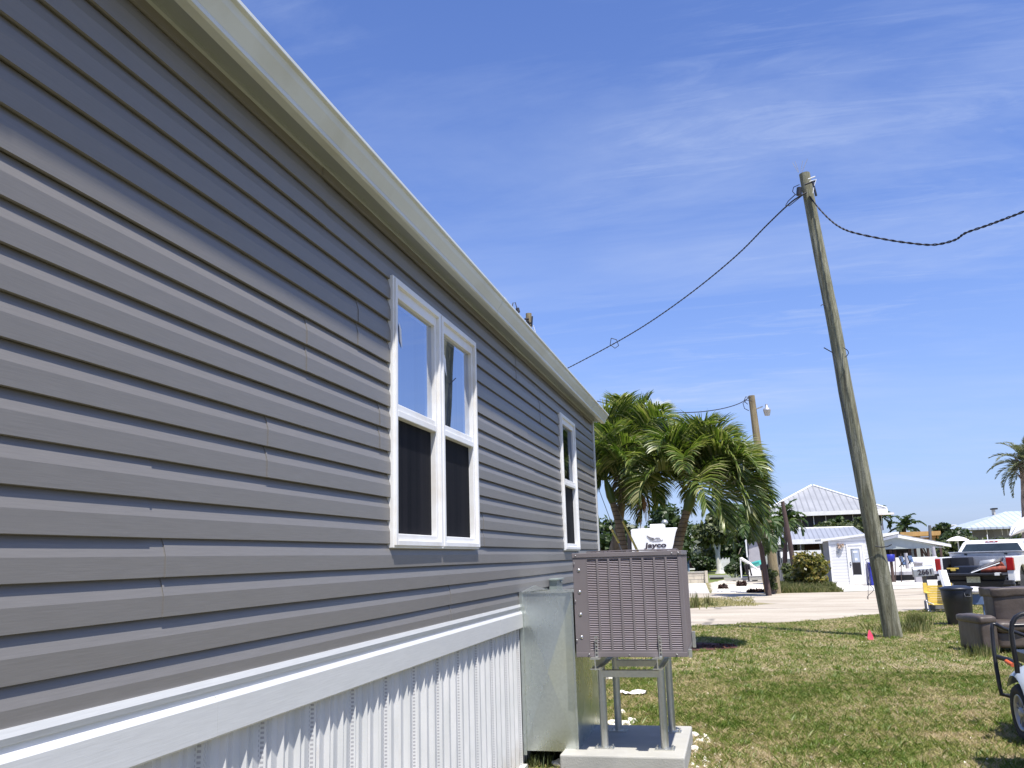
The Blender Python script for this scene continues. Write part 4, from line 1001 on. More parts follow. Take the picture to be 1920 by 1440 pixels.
part('propane_tank', M['white'], rv, lambda m_: (m_.lathe([(.05, 0), (.15, .04), (.15, .4), (.05, .47)], 12, 0, Matrix.Translation((xl + .65, Yr - .3, .6))), m_.lathe([(.05, 0), (.15, .04), (.15, .4), (.05, .47)], 12, 0, Matrix.Translation((xl + 1.0, Yr - .3, .6)))))
tc_ = P(1229.5, 1026.5, Yr)
text('Jayco', (tc_.x, Yr - .02, tc_.z), .34, M['letter'], rv, (R_(90), 0, 0), bold=.012, sx=1.45, shear=.12)
em = MB()
def pl(mbx, pts, r): mbx.tube([P(x, y, Yr - .015) for x, y in pts], r, 4)
pl(em, [(1213, 1004.5), (1219, 1007.5), (1226, 1009.5), (1223, 1011), (1217, 1009), (1213, 1004.5)], .022)
pl(em, [(1219, 1010.5), (1224, 1012.5), (1231, 1008.5), (1236, 1008.5), (1238.5, 1012)], .016); pl(em, [(1218, 1012.5), (1225, 1014.2), (1235, 1014.2), (1243, 1012.2)], .014); pl(em, [(1231, 1010.5), (1234, 1010.8), (1235, 1012.6)], .012)
em.build('emblem', M['lettergrey'], rv)

# ------------------------------------------------------------------ HOUSE BEHIND THE TRAILER (porch house)
Yh = 88.0
hb = P(1225, 1066, Yh); hb.z = 0
h1 = empty('porch_house', hb, 'low house with grey hipped roof and white edged screened porch behind the trailer', 'house')
part('wall', M['offwhite'], h1, lambda m_: (slab(m_, 1122, 1017, 1176, 1070, Yh + 1, 10), slab(m_, 1176, 1017, 1278, 1070, Yh + 2, 9), slab(m_, 1312, 1033, 1330, 1067, Yh + 1.5, 7)))
def hiproof(mb, x0, x1, y0, y1, z, hgt, rx0, rx1, over=.0, th=.12):
    ym = (y0 + y1) / 2
    vs = [(x0, y0, z), (x1, y0, z), (x1, y1, z), (x0, y1, z), (rx0, ym, z + hgt), (rx1, ym, z + hgt), (x0, y0, z - th), (x1, y0, z - th), (x1, y1, z - th), (x0, y1, z - th)]
    mb.add(vs, [(0, 1, 5, 4), (1, 2, 5), (2, 3, 4, 5), (3, 0, 4), (0, 6, 7, 1), (1, 7, 8, 2), (2, 8, 9, 3), (3, 9, 6, 0), (6, 9, 8, 7)])
a = P(1120, 1013, Yh); b = P(1312, 1009, Yh); zt_ = (a.z + b.z) / 2
part('roof', M['roof_metal'], h1, lambda m_: hiproof(m_, a.x, b.x, Yh, Yh + 11, P(1200, 1012, Yh).z, 1.5, a.x + 4, b.x - 3.2))
a2 = P(1279, 1030, Yh - 2.5); b2_ = P(1334, 1027, Yh - 2.5)
def porchroof(m_):
    A = P(1282, 1013, Yh); B = P(1322, 1012, Yh); m_.add([(a2.x, Yh - 2.5, a2.z + .15), (b2_.x, Yh - 2.5, a2.z + .15), (B.x + .6, Yh + .5, A.z), (A.x, Yh + .5, A.z), (a2.x, Yh - 2.5, a2.z), (b2_.x, Yh - 2.5, a2.z)], [(0, 1, 2, 3), (4, 5, 1, 0), (5, 2, 1), (4, 0, 3), (4, 3, 2, 5)])
part('porch_roof', M['shingle'], h1, porchroof)
part('porch_fascia', M['white'], h1, lambda m_: m_.box((a2.x, Yh - 2.62, a2.z - .22), (b2_.x, Yh - 2.5, a2.z + .16)))
part('porch_opening', M['maroon'], h1, lambda m_: slab(m_, 1281, 1032, 1312, 1066, Yh - 1.0, 2.0))
def porchposts(m_):
    for x0, x1 in ((1286, 1288), (1307, 1308.5)): slab(m_, x0, 1031, x1, 1067, Yh - 2.3, .12)
    slab(m_, 1288, 1050.5, 1307, 1052, Yh - 2.25, .08); slab(m_, 1279, 1066, 1309, 1068, Yh - 2.4, .2)
part('porch_frame', M['white'], h1, porchposts)
# globe on the trailer-side mast
gl = P(1246.5, 980, 60); o = MB().lathe([(.02, 0), (.16, .05), (.24, .2), (.16, .36), (.02, .42)], 14, 0, Matrix.Translation(gl - Vector((0, 0, .2)))).build('satellite_dish', M['mailgrey'], None, gl)
tag(o, 'small round pale dish on a mast right of the trailer roof box', 'satellite dish')
mm = MB(); mm.tube([Vector((gl.x, 60, 0)), gl - Vector((0, 0, .2))], .03, 6); mm.build('mast', M['steel'], o)
# person standing on the far lawn
Yq = 70.0; pf = P(1288.5, 1073, Yq); fx = pf.x; fz = 0.0
pr = empty('person', (fx, Yq, fz), 'person in dark blue shirt, pale jeans and white cap at the corner of the porch', 'person')
bm_ = bpy.data.meshes.new('body'); J = [(0, 0, .88), (0, 0, 1.12), (0, 0, 1.34), (0, 0, 1.46), (0, -.02, 1.58), (.10, 0, .84), (.12, -.02, .46), (.13, .02, .06), (.14, -.14, .03), (-.10, 0, .84), (-.13, .03, .46), (-.13, .08, .06), (-.13, -.08, .03), (.2, 0, 1.36), (.26, .02, 1.1), (.24, -.1, .88), (-.2, 0, 1.36), (-.27, .02, 1.1), (-.22, -.1, .9)]
Eg = [(0, 1), (1, 2), (2, 3), (3, 4), (0, 5), (5, 6), (6, 7), (7, 8), (0, 9), (9, 10), (10, 11), (11, 12), (2, 13), (13, 14), (14, 15), (2, 16), (16, 17), (17, 18)]
bm_.from_pydata(J, Eg, []); bo = bpy.data.objects.new('body', bm_); COL.objects.link(bo); bo.parent = pr; bm_.materials.append(M['skin'])
sk_ = bo.modifiers.new('skin', 'SKIN')
rad = [.15, .15, .16, .06, .10, .09, .065, .045, .04, .09, .065, .045, .04, .06, .045, .035, .06, .045, .035]
for i, r in enumerate(rad): bm_.skin_vertices[0].data[i].radius = (r, r * .85)
bm_.skin_vertices[0].data[0].use_root = True
bo.modifiers.new('sub', 'SUBSURF').levels = 1; bo.modifiers['sub'].render_levels = 2
ORG['person'] = Vector((0, 0, 0))
def clothing(m_, segs, r):
    for a_, b_, ra, rb in segs: m_.tube([Vector(J[a_]), Vector(J[b_])], [ra, rb], 12)
part('shirt', M['shirt'], pr, lambda m_: (m_.tube([(0, 0, .84), (0, 0, 1.0), (0, 0, 1.2), (0, 0, 1.38), (0, 0, 1.43)], [.19, .20, .21, .20, .09], 14), m_.tube([J[13], J[14]], [.085, .07], 10), m_.tube([J[16], J[17]], [.085, .07], 10)))
part('jeans', M['denim'], pr, lambda m_: (m_.tube([(0, 0, .92), (0, 0, .80)], [.185, .17], 14), m_.tube([(.09, 0, .86), J[6], J[7]], [.115, .09, .07], 10), m_.tube([(-.09, 0, .86), J[10], J[11]], [.115, .09, .07], 10)))
part('cap', M['white'], pr, lambda m_: m_.lathe([(.11, 1.58), (.118, 1.62), (.09, 1.69), (.02, 1.71)], 14))
# block wall + kerb
Yb = 50.0
o = part('block_wall', M['block'], None, lambda m_: (m_.box((P(1284, 1080, Yb).x, Yb, 0), (P(1322, 1080, Yb).x, Yb + .2, .56)), m_.box((P(1322, 1080, Yb).x, Yb - .12, 0), (P(1327, 1080, Yb).x, Yb + .28, .66)), m_.box((P(1284, 1080, Yb).x - 1.6, Yb, 0), (P(1284, 1080, Yb).x, Yb + .2, .56))))
tag(o, 'low wall of pale concrete blocks left of the gravel lot', 'wall')
part('cap_stone', M['conc'], o, lambda m_: m_.box((P(1284, 1080, Yb).x - 1.6, Yb - .03, .56), (P(1322, 1080, Yb).x - .01, Yb + .23, .64)))
jn = MB()
for z in (.2, .4): jn.box((P(1284, 1080, Yb).x - 1.6, Yb - .004, z - .008), (P(1322, 1080, Yb).x, Yb - .001, z + .008))
for i in range(9):
    x = P(1284, 1080, Yb).x - 1.5 + i * .4
    if x < P(1322, 1080, Yb).x - .02: jn.box((x - .006, Yb - .004, .2), (x + .006, Yb - .001, .4)); jn.box((x - .2, Yb - .004, 0), (x - .188, Yb - .001, .2))
jn.build('mortar_joint', M['greywood'], o)
o = part('kerb', M['conc'], None, lambda m_: (slab(m_, 1329, 1079, 1366, 1083, 56, .3), slab(m_, 1358, 1084, 1440, 1087, 48, .25))); struct(o, 'low kerb of the gravel lot')
o = part('timber_edge', M['dark'], None, lambda m_: slab(m_, 1331, 1083, 1357, 1086, 55, .3)); tag(o, 'dark timber lying under the kerb of the gravel lot', 'timber')
# white picket fence far
o = MB()
for i in range(9):
    x = 1352 + i * 1.9; a = P(x, 1048, 66); o.box((a.x - .03, 66, .35), (a.x + .03, 66.03, 1.15 + .06 * (i % 3)))
slab(o, 1351, 1065, 1368, 1068, 66.03, .1); slab(o, 1351, 1053, 1368, 1054, 66.03, .03)
tag(o.build('picket_fence', M['white']), 'short white picket fence right of the whitewashed tree', 'fence')
# debris on gravel
rn = random.Random(12)
def debris(x, y, w, h, lab, n=40, m='deadfrond'):
    b = gp(x, y); V, F = leaves(n * 6, [b + Vector((rn.uniform(-.3, .3) * w, rn.uniform(-.1, .1), h * .4)) for _ in range(4)], [(w * .22, .12, h * .5)] * 4, .07, rn.randint(0, 999), 2.6); V[:, 2] = np.maximum(V[:, 2], .01)
    o = np_mesh('frond_debris', V, F, M[m], None, b); tag(o, lab, 'palm debris')
debris(1358, 1105, .5, .24, 'dark heap of dead palm debris left on the gravel', 60)
debris(1391, 1100, .45, .3, 'dark heap of dead palm debris with a trailing stalk on the gravel', 60)
debris(1420, 1111, .8, .14, 'flat dark palm debris beside the mailbox post', 60)
M['mulch'] = mat('reddish_mulch', (0.10, 0.035, 0.022), 0.95, 0, 0.6, (14, 14, 14), 0.9, 40)
sheet('mulch_bed', [(-1.9, 15.3), (-1.0, 15.15), (-.35, 15.35), (-.02, 15.75), (-.1, 16.25), (-.6, 16.6), (-1.4, 16.7), (-2.0, 16.2)], 0.012, M['mulch'], 'reddish mulch round the palm feet', 0.06, 21)
V, F = leaves(900, [(-1.0, 15.9, .0), (-.4, 15.8, 0), (-1.5, 16, 0)], [(.5, .45, .03), (.35, .4, .03), (.4, .5, .03)], .035, 61, 2.2); V[:, 2] = np.maximum(V[:, 2], .014)
tag(np_mesh('bark_chips', V, F, M['mulch'], None, (-1, 15.9, 0)), 'reddish bark chips spread round the palm feet', 'mulch', kind='stuff')

# ------------------------------------------------------------------ TWO STOREY HOUSE
Y2h = 80.0
h2 = empty('two_storey_house', (8, Y2h, 0), 'two storey house with grey metal pyramid roof and dark screened upper porch', 'house')
ze = P(1540, 958, Y2h).z
xl2 = P(1424, 960, Y2h).x; xr2 = P(1663, 957, Y2h).x
ap = P(1523, 911, Y2h + 7)
part('roof', M['roof_metal'], h2, lambda m_: hiproof(m_, xl2, xr2, Y2h, Y2h + 14, ze, ap.z - ze, ap.x - .1, ap.x + .1, th=.05))
hc = MB(); hc.tube([(xl2, Y2h, ze + .03), (ap.x - .1, Y2h + 7, ap.z + .05)], .09, 6); hc.tube([(xr2, Y2h, ze + .03), (ap.x + .1, Y2h + 7, ap.z + .05)], .09, 6); hc.build('hip_cap', M['white'], h2)
part('fascia', M['white'], h2, lambda m_: (m_.box((xl2 - .02, Y2h - .06, ze - .38), (xr2 + .02, Y2h - .001, ze - .02)), m_.box((xr2 + .0, Y2h, ze - .38), (xr2 + .06, Y2h + 14, ze - .02)), m_.box((xr2 - .8, Y2h - .3, ze - .55), (xr2 + .5, Y2h + .4, ze - .38))))
def walls2(m_):
    a = P(1420, 1000, Y2h + 1.2); b = P(1503, 1000, Y2h + 1.2); m_.box((a.x, Y2h + 1.2, 0), (b.x, Y2h + 12, ze - .1))
    c = P(1656, 1000, Y2h + 1.2); m_.box((b.x, Y2h + 3.6, 0), (c.x, Y2h + 12, ze - .1)); 
part('wall', M['clap_pale'], h2, walls2)
part('upper_wall_panel', M['greywall'], h2, lambda m_: (slab(m_, 1421, 966, 1443, 985, Y2h + 1.15, .05), slab(m_, 1462, 962, 1502, 986, Y2h + 1.15, .05)))
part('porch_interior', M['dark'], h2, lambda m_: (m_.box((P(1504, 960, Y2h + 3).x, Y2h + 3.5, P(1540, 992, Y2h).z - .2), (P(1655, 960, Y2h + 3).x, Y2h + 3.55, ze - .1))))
def ps(m_):
    for x0, x1 in ((1502, 1504.5), (1525, 1527), (1547, 1551), (1598, 1602), (1652, 1655)): slab(m_, x0, 961, x1, 993, Y2h + .5, .2)
    slab(m_, 1502, 991, 1655, 995, Y2h + .45, .3)
part('porch_post', M['white'], h2, ps)
part('insect_screen', M['dark'], h2, lambda m_: slab(m_, 1504.5, 963, 1652, 991, Y2h + .72, .02))
wn = part('window', M['white'], h2, lambda m_: (slab(m_, 1451, 983, 1453, 997, Y2h + 1.1, .08), slab(m_, 1461.5, 983, 1463.5, 997, Y2h + 1.1, .08), slab(m_, 1468, 983, 1470, 997, Y2h + 1.1, .08), slab(m_, 1451, 995.5, 1470, 998, Y2h + 1.08, .1)))
part('pane', M['darkglass'], wn, lambda m_: slab(m_, 1452, 984, 1469, 996, Y2h + 1.13, .02))
# ------------------------------------------------------------------ LOWER HOUSE WITH LONG METAL ROOF
Yl = 58.0
h3 = empty('low_house', (5.5, Yl, 0), 'single storey house with long blue grey metal roof, pale walls and white railing', 'house')
def lowroof(m_):
    Rl, Rr = P(1490, 991, Yl + 3), P(1600, 988, Yl + 3); El, Er = P(1447, 1012, Yl), P(1632, 1003, Yl)
    zr = Rl.z; zeL = P(1500, 1013, Yl).z
    m_.add([(El.x, Yl, zeL), (Er.x, Yl, zeL + .0), (Rr.x, Yl + 3, zr), (Rl.x, Yl + 3, zr), (Er.x, Yl + 6, zeL), (El.x, Yl + 6, zeL), (El.x, Yl, zeL - .1), (Er.x, Yl, zeL - .1), (Er.x, Yl + 6, zeL - .1), (El.x, Yl + 6, zeL - .1)], [(0, 1, 2, 3), (1, 4, 2), (2, 4, 5, 3), (5, 0, 3), (0, 6, 7, 1), (1, 7, 8, 4), (5, 9, 6, 0), (4, 8, 9, 5), (6, 9, 8, 7)])
    return
part('roof', M['roof_metal_low'], h3, lowroof)
part('ridge_cap', M['white'], h3, lambda m_: m_.tube([P(1490, 991, Yl + 3), P(1600, 988, Yl + 3)], .06, 6))
part('fascia', M['white'], h3, lambda m_: slab(m_, 1447, 1013, 1632, 1016, Yl - .12, .1))
part('wall', M['mint'], h3, lambda m_: (slab(m_, 1425, 1015, 1490, 1062, Yl + .8, 5), slab(m_, 1490, 1015, 1632, 1062, Yl + 3.5, 2)))
part('annex_wall', M['lilac'], h3, lambda m_: m_.prism([(P(1401, 1014, Yl - 1).x, .25), (P(1428, 1007, Yl - 1).x, .25), (P(1428, 1007, Yl - 1).x, P(1428, 1006, Yl - 1).z), (P(1401, 1014, Yl - 1).x, P(1401, 1014, Yl - 1).z)], Yl - 1, Yl + 4, 'y'))
an = P(1398, 1015, Yl - 1); an2 = P(1429, 1005.5, Yl - 1)
part('annex_roof', M['white'], h3, lambda m_: m_.prism([(an.x, an.z), (an2.x, an2.z + .0), (an2.x, an2.z + .1), (an.x, an.z + .1)], Yl - 1.2, Yl + 4, 'y'))
part('carport_interior', M['maroon'], h3, lambda m_: (slab(m_, 1508, 1019, 1538, 1034, Yl + 3.3, .1),))
def cpost(m_):
    for x0, x1 in ((1501, 1503), (1537, 1540)): slab(m_, x0, 1016, x1, 1050, Yl, .2)
part('carport_post', M['lilac'], h3, cpost)
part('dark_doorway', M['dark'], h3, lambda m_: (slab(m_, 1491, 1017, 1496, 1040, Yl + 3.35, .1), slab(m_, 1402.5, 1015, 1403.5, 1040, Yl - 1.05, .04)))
part('railing', M['white'], h3, lambda m_: (slab(m_, 1463, 1033.5, 1541, 1046, Yl - 1.5, .1),))
part('downpipe', M['white'], h3, lambda m_: (m_.tube([P(1398, 1012, Yl - 1.3), P(1401, 1045, Yl - 1.3)], .05, 6), m_.tube([P(1418, 985, Yl + 18), P(1421, 1010, Yl + 18)], .06, 6)))
# ------------------------------------------------------------------ WHITE SHED
Ys = 43.0
xa, xb = P(1562, 1097, Ys).x, 6.45
s1 = empty('white_shed', (xa + 1, Ys, 0), 'bright white clapboard shed with a half glazed white door', 'shed')
zl, zr = P(1555, 1013, Ys).z, P(1629, 1003, Ys).z
zrb = zl + (zr - zl) * (xb - xa) / (P(1629, 1003, Ys).x - xa)
part('wall', M['clap_white'], s1, lambda m_: m_.prism([(xa, 0), (xb, 0), (xb, zrb - .02), (xa, zl - .02)], Ys, Ys + 2.6, 'y'))
part('painted_shade_side', M['greywall'], s1, lambda m_: m_.box((xa - .03, Ys + .02, 0), (xa - .001, Ys + 2.6, zl - .06)))  # grey panel over the white wall: shade of this side put into colour
part('roof', M['white'], s1, lambda m_: m_.prism([(xa - .35, zl - .03), (xb + .1, zrb + .01), (xb + .1, zrb + .09), (xa - .35, zl + .06)], Ys - .12, Ys + 2.8, 'y'))
part('corner_board', M['white'], s1, lambda m_: m_.box((xa - .02, Ys - .02, 0), (xa + .05, Ys - .001, zl - .03)))
dx0, dx1 = P(1590, 1060, Ys).x, P(1622, 1060, Ys).x
dr = part('door', M['white'], s1, lambda m_: (m_.box((dx0 + .06, Ys - .03, .04), (dx1 - .06, Ys - .002, 1.76)),))
part('door_frame', M['white'], s1, lambda m_: (m_.box((dx0, Ys - .045, .0), (dx0 + .06, Ys - .002, 1.84)), m_.box((dx1 - .06, Ys - .045, 0), (dx1, Ys - .002, 1.84)), m_.box((dx0 + .06, Ys - .045, 1.765), (dx1 - .06, Ys - .002, 1.84))))
gx0, gx1 = dx0 + .20, dx1 - .20
part('pane', M['roof_white'], dr, lambda m_: m_.box((gx0, Ys - .036, 1.02), (gx1, Ys - .031, 1.6)))
part('screen', M['dark'], dr, lambda m_: m_.box((gx0, Ys - .036, .45), (gx1, Ys - .031, .98)))
part('sign', M['white'], dr, lambda m_: (m_.box((gx0 + .07, Ys - .042, 1.43), (gx1 - .07, Ys - .037, 1.52)), m_.box((gx0 + .12, Ys - .042, 1.08), (gx1 - .1, Ys - .037, 1.2))))
part('window_frame', M['greywood'], dr, lambda m_: (m_.box((gx0 - .02, Ys - .04, .43), (gx0, Ys - .031, 1.62)), m_.box((gx1, Ys - .04, .43), (gx1 + .02, Ys - .031, 1.62)), m_.box((gx0, Ys - .04, 1.6), (gx1, Ys - .031, 1.62)), m_.box((gx0, Ys - .04, .98), (gx1, Ys - .031, 1.01))))
part('handle', M['black'], dr, lambda m_: (m_.box((dx0 + .09, Ys - .07, .86), (dx0 + .14, Ys - .031, .91)), m_.box((dx0 + .09, Ys - .06, .98), (dx0 + .13, Ys - .031, 1.02))))
def orn(m_):
    c = P(1573, 1034, Ys); m_.prism([(c.x - .10, c.z + .1), (c.x + .09, c.z + .1), (c.x + .09, c.z - .08), (c.x, c.z - .16), (c.x - .10, c.z - .06)], Ys - .05, Ys - .02, 'y')
o = part('wall_planter', M['mailgrey'], None, orn); tag(o, 'small grey wall planter with pinkish flowers on the white shed', 'planter')
c = P(1574, 1023.5, Ys); V, F = leaves(160, [c + Vector((-.02, -.06, -.05)), c + Vector((.12, -.06, .02)), c + Vector((-.06, -.06, .08))], [.08, .07, .05], .05, 3)
mpk = leafmat('pinkish_petal', [(0.40, .26, .22), (.55, .42, .36), (.68, .58, .5)], .2); np_mesh('flower', V, F, mpk, o)
# bins next to shed
o = part('recycling_bin', M['blue'], None, lambda m_: (m_.prism([(P(1632, 1090, 41.5).x, 0), (P(1632, 1090, 41.5).x + .62, 0), (P(1632, 1090, 41.5).x + .60, .95), (P(1632, 1090, 41.5).x - .0, .95)], 41.3, 41.9, 'y'),), bevel=.03)
tag(o, 'royal blue wheeled bin partly hidden behind the leaning pole', 'bin'); x0 = P(1632, 1090, 41.5).x
part('lid', M['blue'], o, lambda m_: m_.box((x0 - .03, 41.26, .95), (x0 + .64, 41.95, 1.0)), bevel=.01)
o = part('tarp_board', M['lilac'], None, lambda m_: m_.prism([(P(1624, 1094, 41.9).x, 0), (x0 - .04, 0), (x0 - .02, .95), (x0 - .10, .95)], 41.7, 41.76, 'y')); tag(o, 'lilac grey leaning board left of the blue bin', 'board')
# grey picket fence
fn = MB(); rn = random.Random(9)
for i in range(9):
    x = P(1462 + i * 2.9, 1060, 42.5).x; fn.box((x - .035, 42.5 + rn.uniform(-.02, .02), 0), (x + .03, 42.53, 1.02 + rn.uniform(-.08, .06)))
fn.box((P(1460, 1060, 42.5).x, 42.55, .75), (P(1488, 1060, 42.5).x, 42.6, .83)); fn.box((P(1460, 1060, 42.5).x, 42.55, .25), (P(1488, 1060, 42.5).x, 42.6, .33))
tag(fn.build('picket_fence', M['greywood']), 'weathered grey picket fence between the lamp pole and the croton bush', 'fence')
# wrought iron peaked thing in front of pale wall
o = MB(); q = lambda x, y: P(x, y, 47); o.tube([q(1451, 1032), q(1459, 1027.5), q(1468, 1030), q(1478, 1034)], .035, 6); o.tube([q(1452, 1033.5), q(1468, 1033.5)], .03, 6)
o.tube([q(1465, 1080), q(1465, 1048), q(1459, 1040)], .02, 5); o.tube([q(1465, 1048), q(1472, 1042)], .02, 5); o.tube([Vector((q(1459, 1033).x, 47, 0)), q(1459, 1033)], .05, 8)
tag(o.build('bird_feeder', M['black']), 'dark peaked bird feeder stand behind the grey picket fence', 'bird feeder')
# black mailbox on new timber post
mbp = gp(1438, 1112.5); Ym = mbp.y; tpm = P(1430, 1068, Ym)
o = empty('mailbox', mbp, 'black mailbox on a new timber post at the road edge', 'mailbox')
part('post', M['woodpost'], o, lambda m_: m_.tube([mbp - Vector((0, 0, .05)), tpm], [.085, .075], 4, smooth=False))
def mbox(m_):
    a = P(1426, 1070, Ym - .1); w = P(1436, 1070, Ym).x - a.x; z0 = P(1430, 1069, Ym).z; z1 = P(1430, 1057, Ym).z
    prof = [(a.x, z0), (a.x + w, z0), (a.x + w, z0 + (z1 - z0) * .6)] + [(a.x + w / 2 + w / 2 * math.cos(t * math.pi / 8), z0 + (z1 - z0) * .6 + (z1 - z0) * .4 * math.sin(t * math.pi / 8)) for t in range(1, 8)] + [(a.x, z0 + (z1 - z0) * .6)]
    m_.prism(prof, Ym - .25, Ym + .35, 'y')
    m_.prism([(p[0] + w + .02 + .02, p[1]) for p in prof], Ym - .05, Ym + .4, 'y')
part('box', M['black'], o, mbox)
# teal canoe + white board + stand behind
o = MB(); cp0, cp1 = P(1400, 1062, 52.2), P(1427, 1054.5, 51); o.tube([cp0, cp0.lerp(cp1, .2), cp0.lerp(cp1, .5), cp0.lerp(cp1, .85), cp1], [.03, .11, .15, .15, .13], 12); tag(o.build('canoe', M['teal']), 'teal canoe resting behind the black mailbox', 'canoe')
o = MB(); o.box((P(1404, 1075, 50).x, 50, .3), (P(1446, 1075, 50).x, 51.5, .45)); tr_ = o.build('boat_trailer', M['white']); tag(tr_, 'low white flat trailer on the gravel lot under the teal canoe', 'trailer')
part('skirt', M['white'], tr_, lambda m_: slab(m_, 1404, 1066, 1446, 1077, 50.2, .1)); part('wheel', M['tyre'], tr_, lambda m_: (m_.tube([(P(1415, 1080, 50).x, 50.05, .2), (P(1415, 1080, 50).x, 50.25, .2)], .2, 12), m_.tube([(P(1437, 1080, 50).x, 50.05, .2), (P(1437, 1080, 50).x, 50.25, .2)], .2, 12)))
o = MB(); o.tube([P(1389, 1047, 49), P(1404, 1056, 49), P(1420, 1067.5, 49)], [.10, .09, .05], 6); tag(o.build('white_plank', M['white']), 'white plank leaning diagonally above the gravel lot', 'plank')
o = MB(); 
for x0, y0, x1, y1 in ((1401, 1062, 1404, 1086), (1396, 1060, 1400, 1074), (1404, 1058, 1409, 1076)): a_, b_ = P(x0, y0, 47.5), P(x1, y1, 47.5); b_.z = max(0, b_.z - .1); o.tube([a_, b_], .05, 6)
slab(o, 1396, 1058, 1406, 1068, 47.6, .3); tag(o.build('sawhorse', M['dark']), 'dark sawhorse with bags under the white plank', 'sawhorse')
o = MB(); o.box((P(1388, 1060, 58).x, 58, 0), (P(1390.5, 1060, 58).x, 58.15, 1.3)); o.box((P(1388, 1066, 57).x, 57, 0), (P(1390, 1066, 57).x, 57.12, .8)); tag(o.build('white_post', M['white']), 'white post beside the clipped round bush', 'post')

# ------------------------------------------------------------------ PAVILION
Yv = 48.0
pv = empty('pavilion', (9, Yv, 0), 'open boat pavilion with low grey gable and dark posts right of the leaning pole', 'pavilion')
apx = P(1677, 1003.5, Yv); er = P(1779, 1023, Yv); el_x = apx.x - (er.x - apx.x); ez = P(1779, 1022, Yv).z
part('roof', M['roof_metal'], pv, lambda m_: m_.prism([(apx.x, apx.z), (er.x, ez), (er.x, ez + .06), (apx.x, apx.z + .08), (el_x, ez + .06), (el_x, ez)], Yv - .4, Yv + 9, 'y'))
part('fascia', M['white'], pv, lambda m_: (m_.prism([(apx.x, apx.z - .12), (er.x, ez - .1), (er.x, ez + .02), (apx.x, apx.z + .02)], Yv - .5, Yv - .41, 'y'), m_.prism([(el_x, ez - .1), (apx.x, apx.z - .12), (apx.x, apx.z + .02), (el_x, ez + .02)], Yv - .5, Yv - .41, 'y'), m_.prism([(apx.x - .65, apx.z - .08), (apx.x + .12, apx.z + .06), (apx.x + .12, apx.z + .16), (apx.x - .65, apx.z + .1)], Yv - .6, Yv + .2, 'y')))
bz = P(1720, 1021, Yv).z
part('gable', M['mint'], pv, lambda m_: m_.prism([(el_x + .3, ez - .12), (er.x - .3, ez - .12), (apx.x + .1, apx.z - .11), (apx.x, apx.z - .11)], Yv - .35, Yv - .25, 'y'))
def vposts(m_):
    for x, yb, Yo in ((1672, 1078, 0), (1680, 1070, 1.0), (1708, 1085, 0), (1718, 1068, 2.5), (1730, 1066, 3.5), (1742, 1064, 4.5), (1766, 1062, 5.0)):
        a_ = P(x - 3, 1022, Yv + Yo); m_.box((a_.x - .06, Yv + Yo, 0), (a_.x + .06, Yv + Yo + .12, ez + .02))
    m_.tube([P(1722, 1021, Yv + 1), P(1739, 1047, Yv + 1)], .04, 5); m_.tube([P(1728, 1021, Yv + 1.5), P(1740, 1045, Yv + 1.5)], .04, 5)
part('post', M['darkwood'], pv, vposts)
part('light_post', M['lilac'], pv, lambda m_: (m_.tube([P(1698, 1037, Yv - 1.5), P(1702, 1066, Yv - 1.5)], .09, 8), m_.tube([P(1749, 1025, Yv - 1), P(1755, 1058, Yv - 1)], .09, 8)))
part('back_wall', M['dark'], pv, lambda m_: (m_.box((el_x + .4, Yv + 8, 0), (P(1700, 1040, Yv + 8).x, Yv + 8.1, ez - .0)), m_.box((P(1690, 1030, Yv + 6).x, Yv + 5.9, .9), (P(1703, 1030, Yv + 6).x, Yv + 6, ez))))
part('back_screen', M['mint'], pv, lambda m_: m_.box((P(1700, 1040, Yv + 8).x, Yv + 8, 0.2), (P(1752, 1040, Yv + 8).x, Yv + 8.1, ez + .0)))
o = part('low_wall', M['white'], None, lambda m_: (m_.box((P(1660, 1070, 47).x, 46.9, .42), (P(1760, 1070, 47).x, 47.1, 1.12)),), bevel=.02); tag(o, 'low white boat hull side standing under the pavilion', 'boat hull')
part('rub_rail', M['lilac'], o, lambda m_: m_.box((P(1660, 1070, 47).x, 46.85, .28), (P(1770, 1070, 47).x, 47.0, .42)))
part('painted_shadow', M['dark'], o, lambda m_: m_.box((P(1668, 1070, 47).x, 47.0, .0), (P(1770, 1070, 47).x, 47.1, .28)))  # dark strip painted in as the shade under the hull
for i, (x0, x1, y0, y1, lb) in enumerate([(1684, 1697, 1043, 1062, 'slate blue beach chair left under the pavilion'), (1701, 1709, 1042, 1057, 'slate blue beach chair behind the pale pavilion post')]):
    o = MB(); Yc = 46.2 - i; a_ = P(x0, y0, Yc); b_ = P((x0 + x1) / 2, y1 - 3, Yc); c_ = P(x1, y1 - 3, Yc - .3); w = Vector((.25, .3, 0))
    o.add([a_, b_, b_ + w, a_ + w, c_, c_ + w, a_ + Vector((.04, .0, -.02)), b_ + Vector((.03, 0, -.03))], [(0, 1, 2, 3), (1, 4, 5, 2)]); 
    c = o.build('beach_chair', M['bluelite'], recalc=False); tag(c, lb, 'chair', 'blue chairs by the pavilion')
    f = MB(); f.tube([a_, P(x1 - 2, y1 + 1, Yc)], .02, 5); f.tube([P(x1, y0 + 7, Yc), P(x0 + 2, y1 + 1, Yc)], .02, 5); f.tube([b_, c_], .02, 5); f.build('leg', M['dark'], c)
o = MB(); a_ = P(1670, 1045, 45); o.lathe([(.12, -.2), (.17, -.18), (.19, .12), (.16, .14)], 14, 0, Matrix.Translation(a_)); bt = o.build('blue_tub', M['blue'], None, (a_.x, 45, 0)); tag(bt, 'royal blue tub on a dark post right of the leaning pole', 'tub')
